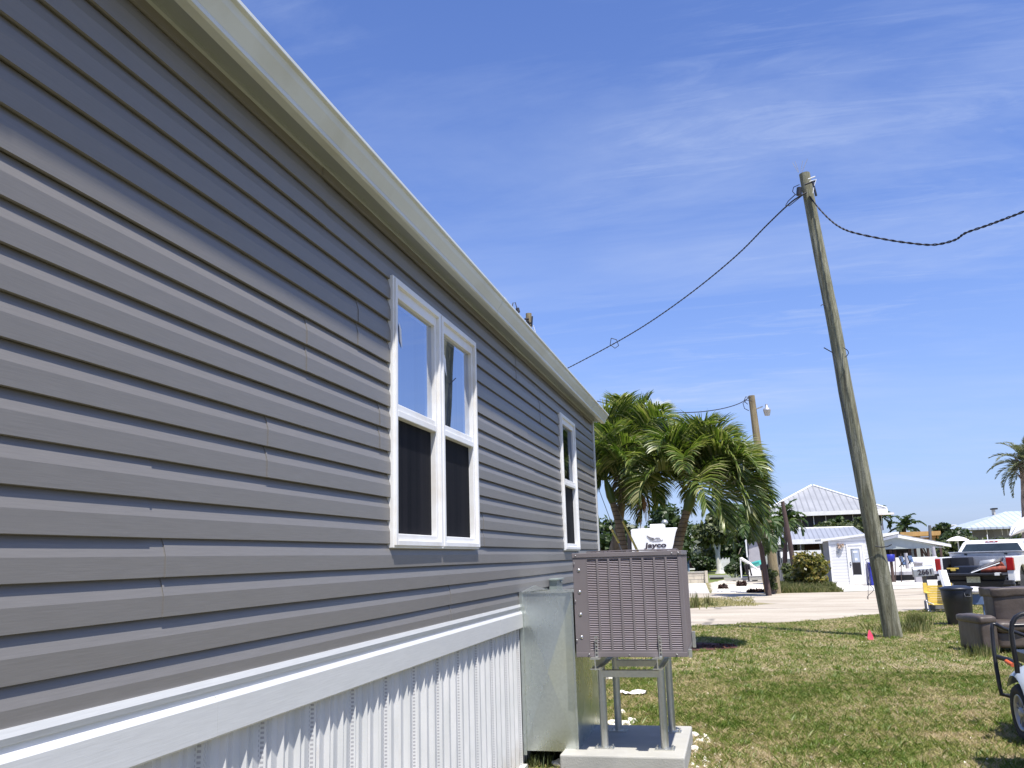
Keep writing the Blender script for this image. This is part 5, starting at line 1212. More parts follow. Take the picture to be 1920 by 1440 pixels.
part('post', M['darkwood'], bt, lambda m_: m_.tube([(a_.x, 45, 0), a_ - Vector((0, 0, .2))], .07, 8))
for i, (x, lb) in enumerate([(1678, 'thin dark rod before the pavilion, left one'), (1689, 'thin dark rod before the pavilion, right one')]):
    a_ = P(x, 1080, 44.5); o = MB(); o.tube([(a_.x, 44.5, 0), P(x, 1038, 44.5)], .02, 5); tag(o.build('rod', M['darkwood']), lb, 'rod', 'rods before the pavilion')
o = MB(); a_ = P(1722, 1062, 44.2); o.lathe([(.16, 0), (.18, .04), (.19, .55), (.21, .56), (.21, .62), (.1, .66)], 14, 0, Matrix.Translation((a_.x, 44.2, .3))); o.box((a_.x - .2, 44.05, 0), (a_.x + .2, 44.4, .3)); tag(o.build('storage_barrel', M['lilac']), 'pale grey barrel on a block behind the numbered mailbox', 'barrel')
# timber frame construction
Yt = 75.0
o = empty('unfinished_deck', (14, Yt, 0), 'unfinished orange timber deck frame beyond the pavilion', 'deck')
part('beam', M['newwood'], o, lambda m_: (m_.box((P(1688, 1000, Yt).x, Yt, P(1725, 1002, Yt).z - .12), (P(1764, 1000, Yt).x, Yt + 5, P(1725, 1000, Yt).z + .14)), m_.box((P(1716, 1000, Yt).x, Yt + .5, P(1740, 1009, Yt).z - .15), (P(1764, 1000, Yt).x, Yt + .8, P(1740, 1007, Yt).z))))
def tposts(m_):
    for x in (1716, 1722, 1750, 1755, 1758): a_ = P(x, 1010, Yt + .3); m_.box((a_.x - .1, Yt + .3, 0), (a_.x + .1, Yt + .5, P(x, 1001, Yt).z))
    slab(m_, 1749, 1030, 1764, 1033, Yt, .2)
part('post', M['newwood'], o, tposts)
a_ = P(1744, 1040, 70); o = MB(); o.tube([(a_.x, 70, 0), P(1743, 985, 70)], [.14, .1], 8); tag(o.build('mooring_post', M['greywood']), 'grey wooden mooring post rising before the timber frame', 'post')
# far right house
Yf = 92.0
h4 = empty('roof_house', (26, Yf, 0), 'house with pale blue white hipped metal roof and chimney at the right edge', 'house')
xl4 = P(1810, 991, Yf).x; ze4 = P(1850, 988.5, Yf).z; ax = P(1889, 959, Yf + 6)
part('roof', M['roof_white'], h4, lambda m_: hiproof(m_, xl4, 2 * ax.x - xl4 - 1.5, Yf, Yf + 12, ze4, ax.z - ze4, ax.x - .2, ax.x + 1.2, th=.2))
part('chimney', M['block'], h4, lambda m_: slab(m_, 1863, 955, 1870, 985, Yf + 6.2, .8)); part('chimney_cap', M['dark'], h4, lambda m_: slab(m_, 1861.5, 952.5, 1871, 955, Yf + 6.1, 1))
part('wall', M['greywall'], h4, lambda m_: m_.box((xl4 + 3, Yf + 2.2, 0), (2 * ax.x - xl4 - 4, Yf + 10, ze4)))
def p4(m_):
    for x in (1851, 1879.5, 1890, 1915): slab(m_, x - 1.2, 989, x + 1.2, 1003, Yf + .5, .2)
part('porch_post', M['white'], h4, p4)
o = empty('far_roof', P(1791, 985, 110), 'tiny white roof peak above the dark tree', 'house'); part('roof', M['white'], o, lambda m_: m_.prism([(P(1785, 985, 110).x, P(1785, 985, 110).z), (P(1792, 983, 110).x, P(1792, 983.3, 110).z), (P(1799, 986, 110).x, P(1799, 986, 110).z)], 110, 114, 'y')); part('wall', M['offwhite'], o, lambda m_: m_.box((P(1788, 985, 111).x, 111, 0), (P(1797, 985, 111).x, 113, P(1799, 986.5, 110).z)))
# white market umbrella
u0 = P(1774, 1014.5, 42); u1 = P(1818, 1014.5, 42); uc = (u0 + u1) / 2; uz = P(1797, 1005.5, 42).z
o = empty('umbrella', (uc.x, 42, 0), 'white canopy umbrella left of the pickup cab', 'umbrella'); ur = (u1.x - u0.x) / 2
part('canopy', M['paper'], o, lambda m_: m_.lathe([(ur, u0.z - uz), (ur * .98, u0.z - uz + .02), (ur * .55, (u0.z - uz) * .3), (.03, 0)], 8, 0, Matrix.Translation((uc.x, 42, uz)), smooth=False)); part('pole', M['steel'], o, lambda m_: m_.tube([(uc.x, 42, 0), (uc.x, 42, uz)], .025, 8))
# boat bow at right edge
o = MB(); bw = [P(1894, 1004, 33), P(1903, 994, 33.2), P(1916, 986, 33.6), P(1940, 978, 34.5), P(1985, 965, 37)]
o.tube(bw, [.03, .14, .22, .32, .5], 12); bt = o.build('boat', M['white']); tag(bt, 'white boat bow pointing left at the right edge above the pickup', 'boat')
part('stand', M['steel'], bt, lambda m_: m_.tube([(bw[3].x, bw[3].y, 0), bw[3]], .08, 8)); part('rub_rail', M['mailgrey'], bt, lambda m_: m_.tube([p + Vector((0, -.1, .06 + .03 * i)) for i, p in enumerate(bw)], .02, 5))

# ------------------------------------------------------------------ PICKUP TRUCK (local axes: x right, y forward, rear bumper at y=0)
tc = at(1824, 1060, 26.6)
tk = empty('pickup_truck', (tc.x, 26.6, 0), 'white lifted pickup truck with open tailgate and silver toolbox, bed full of gear', 'pickup truck', rz=-R_(27), local=True)
W = .98
def side(x, s):   # bed side profile panel with wheel arch, from y 0.25 to 2.15
    arch = [(1.25 + .56 * math.cos(a), .52 + .56 * math.sin(a)) for a in [math.pi * i / 10 for i in range(10, -1, -1)]]
    return [(.12, .62)] + [(.69, .60)] + [p for p in arch if p[1] > .60] + [(1.81, .60), (2.15, .60), (2.15, 1.38), (.12, 1.38), (.10, 1.30)]
bd = MB()
for s in (-1, 1):
    bd.prism(side(0, s), s * W, s * (W - .09), 'x')

# cab
def cabpoly(): return [(2.17, .55), (2.17, 1.38), (2.30, 1.42), (2.52, 1.86), (2.75, 1.93), (3.6, 1.94), (4.15, 1.80), (4.75, 1.36), (6.0, 1.26), (6.15, 1.0), (6.12, .5), (5.75, .5), (5.65, .85), (5.3, 1.0), (4.95, .85), (4.8, .5)]
def cab(m_):
    p = cabpoly(); n = len(p)
    def ww(z): return W if z < 1.4 else W - (z - 1.4) * .42
    vs = [(-ww(z), y, z) for y, z in p] + [(ww(z), y, z) for y, z in p]
    m_.add(vs, [tuple(range(n)), tuple(reversed(range(n, 2 * n)))] + [(i, (i + 1) % n, n + (i + 1) % n, n + i) for i in range(n)])
cab(bd)
body = bd.build('body', M['truckwhite'], tk, bevel=.025)
part('bed_liner', M['black'], tk, lambda m_: (m_.box((-W + .09, 1.95, .66), (W - .09, 2.0, 1.36)), m_.box((-W + .091, .11, .60), (W - .091, 1.95, .72)), m_.box((-W + .092, .17, .72), (-W + .11, 1.95, 1.35)), m_.box((W - .11, .21, .72), (W - .092, 1.95, 1.35))))
gl = MB()
def cabw(z): return W if z < 1.4 else W - (z - 1.4) * .42
z0, z1 = 1.45, 1.80; y0_ = lambda z: 2.30 + (z - 1.42) / .44 * .22
off = -.012
gl.add([(-cabw(z0) + .10, y0_(z0) + off, z0), (cabw(z0) - .10, y0_(z0) + off, z0), (cabw(z1) - .12, y0_(z1) + off, z1), (-cabw(z1) + .12, y0_(z1) + off, z1)], [(0, 1, 2, 3)])
for s in (-1, 1):
    def q(y, z): return (s * (cabw(z) + .008), y, z)
    gl.add([q(2.50, 1.45), q(3.30, 1.45), q(3.30, 1.83), q(2.68, 1.83)], [(0, 1, 2, 3)]); gl.add([q(3.38, 1.45), q(4.5, 1.45), q(4.05, 1.76), q(3.38, 1.83)], [(0, 1, 2, 3)])
gl.build('window', M['darkglass'], tk, recalc=False)
part('brake_lamp', M['tail'], tk, lambda m_: m_.box((-.17, 2.50, 1.835), (.17, 2.56, 1.885)), bevel=.008)
hl = MB(); hl.add([(-.10, 2.496, 1.85), (-.05, 2.496, 1.85), (-.05, 2.496, 1.875), (-.10, 2.496, 1.875)], [(0, 1, 2, 3)]); hl.add([(.05, 2.496, 1.85), (.10, 2.496, 1.85), (.10, 2.496, 1.875), (.05, 2.496, 1.875)], [(0, 1, 2, 3)]); hl.build('cargo_lamp', M['white'], tk, recalc=False)
for s in (-1, 1):
    part('tail_lamp', M['tail'], tk, lambda m_: (m_.box((s * W - (.17 if s > 0 else -.0), .06, .93), (s * W + (.012 if s > 0 else .17), .20, 1.33)) if s > 0 else m_.box((-W - .012, .06, .93), (-W + .12, .20, 1.33))), bevel=.015)
part('rear_pillar', M['truckwhite'], tk, lambda m_: (m_.box((-W, .08, .62), (-W + .12, .16, .93)), m_.box((W - .17, .08, .62), (W, .16, .93)), m_.box((-W, .08, 1.33), (-W + .12, .16, 1.38)), m_.box((W - .17, .08, 1.33), (W, .16, 1.38)), m_.box((-W + .12, .10, .66), (-W + .16, .2, 1.38))), bevel=.01)
tg = part('tailgate', M['black'], tk, lambda m_: (m_.box((-W + .13, -.50, .80), (W - .17, .10, .86)),), bevel=.01)
part('latch', M['white'], tg, lambda m_: (m_.box((W - .36, -.51, .80), (W - .24, -.495, .87)), m_.box((W - .34, -.50, .861), (W - .22, -.40, .875))))
part('bumper', M['black'], tk, lambda m_: (m_.box((-W + .02, -.08, .42), (W - .02, .12, .66)), m_.box((-W + .14, .0, .64), (W - .2, .09, .80)), m_.box((W - .28, -.10, .50), (W - .0, .10, .60))), bevel=.03)
pt_ = part('licence_plate', M['plate'], tk, lambda m_: m_.box((-.18, -.095, .60), (.16, -.085, .76))); 
part('undercarriage', M['dark'], tk, lambda m_: (m_.box((-.75, .12, .35), (.75, 5.6, .66)), m_.tube([(-.8, 1.25, .40), (.8, 1.25, .40)], .07, 8), m_.box((-.05, -.15, .35), (.05, .1, .45))))
def wheel(x, y, s):
    m_ = MB(); Mx = Matrix.Translation((x, y, .40)) @ Matrix.Rotation(R_(90), 4, 'Y')
    m_.lathe([(.24, -.13), (.36, -.14), (.40, -.11), (.405, -.03), (.405, .03), (.40, .11), (.36, .14), (.24, .13)], 28, 0, Mx)
    t_ = m_.build('wheel', M['tyre'], tk)
    kn = MB()
    for i in range(28):
        a = i * 2 * math.pi / 28
        for dx in (-.10, -.035, .035, .10):
            Mk = Matrix.Translation((x + dx, y, .40)) @ Matrix.Rotation(a + (.1 if dx > 0 else 0), 4, 'X'); kn.box((-.028, -.028, .398), (.028, .028, .418), 0, Mk)
    kn.build('tread', M['tyre'], t_)
    r_ = MB(); r_.lathe([(.24, -.10), (.235, .10), (.21, .13), (.19, .08), (.07, .10), (.05, .12)], 20, 0, Matrix.Translation((x, y, .40)) @ Matrix.Rotation(R_(90 * s), 4, 'Y')); r_.build('rim', M['chrome'], t_)
for x in (-.80, .80):
    for y in (1.25, 5.3): wheel(x, y, 1 if x > 0 else -1)
tb_ = part('toolbox', M['alu'], tk, lambda m_: (m_.box((-W + .02, 1.52, 1.38), (W - .02, 2.02, 1.50)), m_.box((-W + .10, 1.50, .95), (W - .10, 1.94, 1.379))), bevel=.01)
part('toolbox_lid', M['alu'], tb_, lambda m_: m_.box((-W - .0, 1.48, 1.503), (W + .0, 2.05, 1.535)), bevel=.006)
part('latch', M['black'], tb_, lambda m_: (m_.box((-.55, 1.50, 1.42), (-.47, 1.518, 1.47)), m_.box((.50, 1.50, 1.42), (.58, 1.518, 1.47))))
part('door_handle', M['chrome'], tk, lambda m_: (m_.box((W + .0, 2.45, 1.22), (W + .03, 2.65, 1.26)), m_.box((W + .0, 3.45, 1.22), (W + .03, 3.65, 1.26))))
part('mirror', M['black'], tk, lambda m_: m_.box((W + .05, 4.1, 1.42), (W + .30, 4.2, 1.68)), bevel=.03)
part('badge', M['maroon'], tk, lambda m_: m_.box((W + .002, 2.3, 1.24), (W + .008, 2.36, 1.29)))
part('antenna', M['white'], tk, lambda m_: m_.tube([(-.2, 3.0, 1.94), (-.2, 3.0, 2.12)], .012, 5))
TM = Matrix.Translation((tc.x, 26.6, 0)) @ Matrix.Rotation(-R_(27), 4, 'Z')
def inbed(name, m, fn, lab, cat, **k):
    mb = MB(); fn(mb); mb.v = [TM @ Vector((v.x, v.y, v.z if v.z < .85 else .85 + (v.z - .85) * .84)) for v in mb.v]; o = mb.build(name, M[m], None, **k); tag(o, lab, cat); return o
inbed('black_crate', 'black', lambda m_: m_.box((-.80, .9, .73), (-.3, 1.45, 1.36)), 'tall black crate in the left front corner of the truck bed', 'crate', bevel=.02)
inbed('tote', 'navy', lambda m_: m_.box((-.55, .2, .73), (.1, .85, 1.08)), 'navy plastic tote in the middle of the truck bed', 'tote', bevel=.03)
inbed('yellow_tool', 'yellow', lambda m_: (m_.box((-.72, .15, .99), (-.42, .22, 1.03)), m_.box((-.62, .14, .93), (-.50, .2, .99))), 'yellow tool handle at the left of the truck bed', 'tool')
inbed('shelf_board', 'white', lambda m_: m_.add([(-.05, -.25, .86), (.02, -.28, .93), (.72, -.05, 1.33), (.68, -.02, 1.23), (-.05, .3, .86), (.02, .3, .93), (.72, .4, 1.33), (.68, .4, 1.23)], [(0, 3, 2, 1), (4, 5, 6, 7), (0, 1, 5, 4), (1, 2, 6, 5), (2, 3, 7, 6), (3, 0, 4, 7)]), 'white shelf board sticking up diagonally out of the truck bed', 'board')
inbed('white_strip', 'white', lambda m_: m_.tube([(.02, -.35, .875), (.70, -.12, 1.17)], .018, 6), 'thin white strip lying under the shelf board in the truck bed', 'strip')
inbed('red_bundle', 'redbrown', lambda m_: (m_.tube([(.2, -.1, .95), (.5, 0, .97), (.78, .1, .98)], [.08, .11, .1], 10), m_.tube([(.55, .2, 1.08), (.7, .2, 1.15)], [.1, .08], 10)), 'rust red bundle in the right corner of the truck bed', 'bundle')
inbed('grey_sack', 'mailgrey', lambda m_: m_.tube([(0, .9, .9), (0.1, .9, 1.12), (.3, .9, 1.15), (.45, .9, .95)], [.12, .16, .16, .12], 10), 'grey sack below the toolbox in the truck bed', 'sack')

for o_ in [o_ for o_ in bpy.data.objects if o_.type == 'MESH' and (o_.parent == tk or (o_.parent and o_.parent.parent == tk))]:
    if o_.name.split('.')[0] in ('wheel', 'rim', 'tread'): continue
    for v_ in o_.data.vertices:
        if v_.co.z > .85: v_.co.z = .85 + (v_.co.z - .85) * .84
# ------------------------------------------------------------------ NUMBERED MAILBOX
Yn = 24.6
a_ = P(1713, 1080, Yn); b_ = P(1748, 1075, Yn); bx = P(1737, 1092, Yn).x
o = empty('mailbox', (bx, Yn, 0), 'dented grey mailbox numbered 2661 on a wooden post', 'mailbox')
part('post', M['greywood'], o, lambda m_: m_.tube([(bx + .02, Yn + .1, 0), P(1732, 1078, Yn + .1)], .055, 4, smooth=False))
x0, x1 = a_.x, b_.x; zb = P(1730, 1080.5, Yn).z; zt2 = P(1730, 1061, Yn).z
prof = [(Yn - .10, zb), (Yn + .12, zb), (Yn + .12, zb + (zt2 - zb) * .6)] + [(Yn + .01 + .11 * math.cos(t * math.pi / 8), zb + (zt2 - zb) * .6 + (zt2 - zb) * .4 * math.sin(t * math.pi / 8)) for t in range(1, 8)] + [(Yn - .10, zb + (zt2 - zb) * .6)]
Mt = Matrix.Translation(((x0 + x1) / 2, Yn, zb)) @ Matrix.Rotation(R_(-3.5), 4, 'Y') @ Matrix.Translation((-(x0 + x1) / 2, -Yn, -zb))
mb = MB(); mb.prism(prof, x0, x1, 'x', 0, Mt); bxx = mb.build('box', M['mailgrey'], o, bevel=.006)
mb = MB(); mb.prism([(p[0] * 1.0, p[1]) for p in prof], x1 + .001, x1 + .03, 'x', 0, Mt); mb.build('door', M['mailgrey'], o)
tt = text('2661', ((x0 + x1) / 2 + .045, Yn - .106, zb + .05), .18, M['letter'], o, (R_(90), R_(-3.5), 0), name='house_number', bold=.004, ext=.002)

# ------------------------------------------------------------------ YELLOW BEACH CHAIR + WHITE BOARD
Yc = 24.0
q = lambda x, y, dy=0: P(x, y, Yc + dy)
ch = empty('beach_chair', (q(1755, 1140).x, Yc, 0), 'yellow slatted folding beach chair standing at the lawn edge', 'beach chair')
fr = MB()
fr.tube([q(1732, 1094), q(1737, 1122), q(1744, 1146), q(1750, 1148, -.1)], .016, 6); fr.tube([q(1738, 1128, -.2), q(1752, 1134, -.3), q(1778, 1135, -.3)], .015, 6); fr.tube([q(1741, 1146, -.2), q(1737, 1125, 0), q(1748, 1110, .2)], .013, 6)
fr.tube([q(1786, 1094), q(1786, 1120), q(1785, 1144)], .016, 6); fr.tube([q(1744, 1146, .1), q(1782, 1145, .1)], .012, 6); fr.build('frame', M['chrome'], ch)
sl = MB()
for i in range(8):
    y = 1098 + i * 4.6; l = 1737 + i * .55; a_, b_ = q(l, y + 1.6, -.01 * i), q(1783, y + 1.4, -.01 * i); hh = .026
    sl.add([a_ + Vector((0, 0, -hh)), b_ + Vector((0, 0, -hh)), b_ + Vector((0, .0, hh)), a_ + Vector((0, 0, hh)), a_ + Vector((0, .015, -hh)), b_ + Vector((0, .015, -hh)), b_ + Vector((0, .015, hh)), a_ + Vector((0, .015, hh))], [(0, 1, 2, 3), (7, 6, 5, 4), (0, 4, 5, 1), (3, 2, 6, 7), (0, 3, 7, 4), (1, 5, 6, 2)])
sl.build('backrest_slat', M['yellow'], ch)
ar = MB()
for x0, x1 in ((1729, 1739), (1780, 1786)):
    a_, b_ = q(x0, 1093), q(x1, 1112); ar.box((a_.x, Yc - .35, b_.z), (b_.x, Yc - .02, b_.z + .03)); ar.box((a_.x, Yc - .05, b_.z), (b_.x, Yc - .02, a_.z))
ar.build('armrest', M['yellow'], ch, bevel=.008)
se = MB(); a_, b_ = q(1743, 1133), q(1783, 1133)
for i in range(4): se.box((a_.x, Yc - .32 + i * .075, a_.z + .0), (b_.x, Yc - .27 + i * .075, a_.z + .015))
se.build('seat_slat', M['yellow'], ch)
o = MB(); a_, b_ = q(1764, 1069, -.05), q(1775, 1106, -.45)
wv = Vector((.13, .02, 0)); o.add([a_, a_ + wv, b_ + wv, b_, a_ + Vector((-.05, .10, .0)), a_ + wv + Vector((-.05, .10, 0)), b_ + wv + Vector((-.05, .1, 0)), b_ + Vector((-.05, .10, 0))], [(0, 3, 2, 1), (4, 5, 6, 7), (0, 1, 5, 4), (1, 2, 6, 5), (2, 3, 7, 6), (3, 0, 4, 7)])
tag(o.build('white_board', M['white']), 'narrow white board leaning on the yellow beach chair', 'board')
o = MB(); slab(o, 1735, 1126, 1783, 1143, Yc + .35, .2); tag(o.build('cooler', M['greywood'], bevel=.02), 'low grey box on the ground behind the yellow beach chair', 'box')
# ------------------------------------------------------------------ BLACK TRASH CAN
cb = gp(1801, 1172); 
tcn = empty('trash_can', cb, 'round black plastic trash can beside the brown recliner', 'trash can')
Mx = Matrix.Translation(cb)
part('body', M['navy'], tcn, lambda m_: m_.lathe([(.215, 0), (.23, .02), (.25, .22), (.256, .23), (.275, .46), (.282, .47), (.30, .70), (.295, .72)], 26, 0, Mx))
part('lid', M['navy'], tcn, lambda m_: m_.lathe([(.312, .71), (.325, .72), (.325, .75), (.28, .765), (.20, .79), (.05, .80)], 26, 0, Mx))
part('handle', M['navy'], tcn, lambda m_: (m_.tube([Mx @ Vector((.08, -.285, .66)), Mx @ Vector((.08, -.33, .58)), Mx @ Vector((.20, -.29, .58)), Mx @ Vector((.20, -.25, .66))], .012, 6), m_.box((-.05, -.03, 0), (.05, .02, .10), 0, Mx @ Matrix.Translation((.14, -.26, .64)))))
o = MB(); c = P(1824, 1108, 21); o.lathe([(.14, 0), (.2, .03), (.22, .08), (.14, .14), (.05, .15)], 12, 0, Matrix.Translation((c.x, 21, c.z - .06)) @ Matrix.Scale(1.0, 4)); bl = o.build('white_bundle', M['paper'], None, (c.x, 21, 0)); tag(bl, 'white bundle on a grey box between trash can and recliner', 'bundle')
o = MB(); o.box((c.x - .2, 20.9, c.z - .28), (c.x + .25, 21.3, c.z - .07)); o.box((c.x - .15, 20.95, 0), (c.x - .1, 21, c.z - .28)); o.box((c.x + .15, 20.95, 0), (c.x + .2, 21, c.z - .28)); tag(o.build('grey_box', M['bluelite']), 'slate grey box on legs under the white bundle', 'box')

# ------------------------------------------------------------------ BROWN RECLINER SOFA (local: x right of viewer, y away, front at y=0)
so_ = Vector((3.53, 14.55, 0))
sf = empty('recliner_sofa', so_, 'worn brown leather recliner sofa left outdoors on the grass', 'sofa', rz=-R_(-10), local=True)
WS = 2.1
def puff(m_, lo, hi, seed, amp=.012, nx=10, ny=6, nz=8, rr=.05, sq=0):
    import bmesh
    bmx = bmesh.new(); bmesh.ops.create_cube(bmx, size=1)
    bmesh.ops.subdivide_edges(bmx, edges=bmx.edges, cuts=7, use_grid_fill=True)
    c = Vector([(lo[i] + hi[i]) / 2 for i in range(3)]); s = Vector([hi[i] - lo[i] for i in range(3)])
    for v in bmx.verts:
        p = Vector((v.co.x * s.x, v.co.y * s.y, v.co.z * s.z)); inner = Vector([max(-s[i] / 2 + rr, min(s[i] / 2 - rr, p[i])) for i in range(3)]); d = p - inner
        if d.length > 1e-6: p = inner + d.normalized() * min(rr, d.length)
        p += Vector((noise.noise(p * 5 + Vector((seed, 0, 0))), noise.noise(p * 5 + Vector((0, seed, 0))), noise.noise(p * 6 + Vector((0, 0, seed))))) * amp
        v.co = c + p
    bmx.verts.ensure_lookup_table(); m_.add([v.co.copy() for v in bmx.verts], [[v.index for v in f.verts] for f in bmx.faces], 0, True); bmx.free()
part('arm', M['sofa'], sf, lambda m_: (puff(m_, (0, .0, .04), (.23, .80, .50), 1, .008, rr=.02), puff(m_, (-.03, -.02, .44), (.245, .82, .56), 2, .012, rr=.045)))
part('arm', M['sofa'], sf, lambda m_: (puff(m_, (WS - .23, .0, .04), (WS, .80, .46), 3, .008, rr=.03), puff(m_, (WS - .25, -.03, .42), (WS + .03, .82, .57), 4, .014, rr=.07)))
part('base', M['sofa'], sf, lambda m_: (puff(m_, (.235, .05, .08), (WS / 2 - .005, .75, .32), 5, .01, rr=.04), puff(m_, (WS / 2 + .005, .05, .08), (WS - .235, .75, .32), 6, .01, rr=.04)))
part('seat', M['sofa'], sf, lambda m_: (puff(m_, (.24, -.01, .30), (WS / 2 - .003, .62, .47), 7, .015, rr=.07), puff(m_, (WS / 2 + .003, -.01, .30), (WS - .24, .62, .47), 8, .015, rr=.07)))
part('backrest', M['sofa'], sf, lambda m_: (puff(m_, (.44, .45, .38), (WS - .2, .82, .88), 9, .010, rr=.03), puff(m_, (.41, .42, .80), (WS - .17, .87, .945), 11, .022, rr=.03)))
part('foot', M['black'], sf, lambda m_: [m_.box((x, y, 0), (x + .06, y + .06, .08)) for x in (.04, WS - .1) for y in (.05, .7)])

# ------------------------------------------------------------------ GOLF CART (rear end at larger Y)
gc = empty('golf_cart', (2.75, 7.9, 0), 'silver golf cart with black tube frame and alloy wheel cut by the right edge', 'golf cart')
def cartbody(m_):
    pr_ = [(8.86, .36), (8.88, .52), (8.72, .64), (8.48, .665), (8.1, .64), (7.5, .60), (7.0, .40), (6.2, .34), (5.95, .40), (5.85, .70), (5.70, .72), (5.55, .30), (5.6, .22), (7.9, .22), (8.02, .26)]
    arch = [(8.27 + .30 * math.cos(a), .26 + .30 * math.sin(a)) for a in [math.pi * i / 10 for i in range(9, 0, -1)]]
    arch = [p for p in arch]
    m_.prism(pr_[:13] + [(7.97, .22)] + arch + [(8.57, .30)], 2.44, 3.35, 'x')
cbody = part('body', M['silver'], gc, cartbody, bevel=.03)
def fender(m_):
    N = 12; vs = []
    for i in range(N + 1):
        a = math.pi * (.17 + .8 * i / N); 
        for (r, x) in ((.275, 2.20), (.295, 2.21), (.335, 2.26), (.40, 2.40), (.36, 2.44)): vs.append((x, 8.27 + r * math.cos(a), .25 + r * math.sin(a)))
    fs = [(i * 5 + j, (i + 1) * 5 + j, (i + 1) * 5 + j + 1, i * 5 + j + 1) for i in range(N) for j in range(4)]
    m_.add(vs, fs, 0, True)
part('fender', M['silver'], gc, fender)
def cwheel(y, x, s):
    m_ = MB(); Mx = Matrix.Translation((x, y, .232)) @ Matrix.Rotation(R_(-90), 4, 'Y')
    m_.lathe([(.13, -.09), (.205, -.10), (.228, -.07), (.232, 0), (.228, .07), (.205, .10), (.14, .085), (.138, .05)], 30, 0, Mx); w = m_.build('wheel', M['tyre'], gc)
    r_ = MB(); Mr = Matrix.Translation((x, y, .232)) @ Matrix.Rotation(R_(-90 * s), 4, 'Y')
    r_.lathe([(.140, .02), (.150, .075), (.142, .092), (.130, .085), (.122, .03), (.120, .0)], 28, 0, Mr)
    for k in range(5):
        Mk = Mr @ Matrix.Rotation(k * 2 * math.pi / 5, 4, 'Z')
        for d in (-.022, .012): r_.box((.02, d, .055), (.128, d + .012, .075), 0, Mk)
    r_.lathe([(.045, .03), (.045, .08), (.03, .092), (.01, .094)], 14, 0, Mr); r_.build('rim', M['chrome'], w)
    d_ = MB(); d_.lathe([(.118, -.02), (.118, .01), (.02, .012)], 20, 0, Mr); d_.build('hub', M['dark'], w)
for y in (8.27, 6.25):
    cwheel(y, 2.30, 1); cwheel(y, 3.25, -1)
G = lambda x, y, Y: at(x, y, Y)
fr = MB()
Yg = 8.85
fr.tube([G(1925, 1193, 9.0), G(1900, 1184, 9.0), G(1880, 1178, 8.95), G(1868, 1171, Yg), G(1861, 1170, Yg), G(1860, 1180, Yg), G(1863, 1215, 8.8), G(1868, 1250, 8.75), G(1874, 1285, 8.7), G(1878, 1302, 8.7), G(1890, 1304, 8.68), G(1905, 1309, 8.65)], .018, 10)
fr.build('rear_frame', M['tube_black'], gc)
f2 = MB(); Yk = 8.1
f2.tube([G(1931, 1150, Yk), G(1915, 1152, Yk), G(1904, 1158, Yk), G(1898, 1168, Yk), G(1896, 1185, Yk), G(1900, 1215, Yk), G(1906, 1245, Yk), G(1908, 1262, Yk)], .020, 10)
f2.tube([G(1897, 1173, Yk), G(1930, 1172, Yk)], .016, 8); f2.build('hand_hoop', M['tube_black'], gc)
part('bag_shelf', M['tube_black'], gc, lambda m_: (m_.tube([G(1871, 1232, 8.72), G(1893, 1238, 8.6), G(1912, 1248, 8.4)], .022, 8), m_.box((2.36, 8.3, .60), (3.2, 8.8, .68))))
part('reflector', M['orange'], gc, lambda m_: m_.tube([G(1887, 1240, 8.5), G(1899, 1247, 8.4)], .018, 8))
part('seat', M['silver'], gc, lambda m_: (puff(m_, (2.36, 7.9, .66), (3.3, 8.45, .80), 31, .006, rr=.06), puff(m_, (2.36, 7.2, .62), (3.3, 7.75, .76), 32, .006, rr=.05), puff(m_, (2.5, 7.78, .78), (3.3, 7.9, 1.15), 33, .006, rr=.05)))
part('roof', M['silver'], gc, lambda m_: puff(m_, (2.16, 5.9, 1.84), (3.4, 7.02, 1.90), 34, .0, rr=.03))
part('roof_strut', M['tube_black'], gc, lambda m_: (m_.tube([(2.6, 7.9, .6), (2.7, 7.0, 1.84)], .018, 8), m_.tube([(3.3, 7.9, .6), (3.3, 7.0, 1.84)], .018, 8), m_.tube([(2.4, 5.95, .6), (2.45, 6.0, 1.84)], .018, 8), m_.tube([(3.3, 5.95, .6), (3.3, 6.0, 1.84)], .018, 8)))

# ------------------------------------------------------------------ SMALL THINGS ON THE GRASS
o = MB(); c = gp(1632, 1200); o.add([c + Vector((-.045, 0, 0)), c + Vector((.06, 0, 0)), c + Vector((.055, .02, .07)), c + Vector((.012, .03, .17)), c + Vector((-.008, .03, .17)), c + Vector((-.035, .02, .08)), c + Vector((0, .10, 0))], [(0, 1, 2, 3, 4, 5), (1, 6, 3, 2), (0, 5, 4, 6), (4, 3, 6)])
tag(o.build('marker_flag', M['pink'], recalc=False), 'small fluorescent pink marker beside the foot of the leaning pole', 'marker')
o = MB(); c = gp(1181, 1303); rn = random.Random(2); N = 12; vs = []; fs = []
for i in range(N):
    for j in range(5):
        vs.append((c.x - .17 + .36 * i / (N - 1), c.y - .08 + .05 * j + .02 * math.sin(i), .02 + .035 * abs(math.sin(i * .35 + .5 + j * .4)) * (1 - abs(j - 2) * .3) + rn.uniform(-.008, .008)))
for i in range(N - 1):
    for j in range(4): fs.append((i * 5 + j, (i + 1) * 5 + j, (i + 1) * 5 + j + 1, i * 5 + j + 1))
o.add(vs, fs); tag(o.build('crumpled_paper', M['paper'], recalc=False), 'crumpled white paper on the grass seen through the stand legs', 'litter')
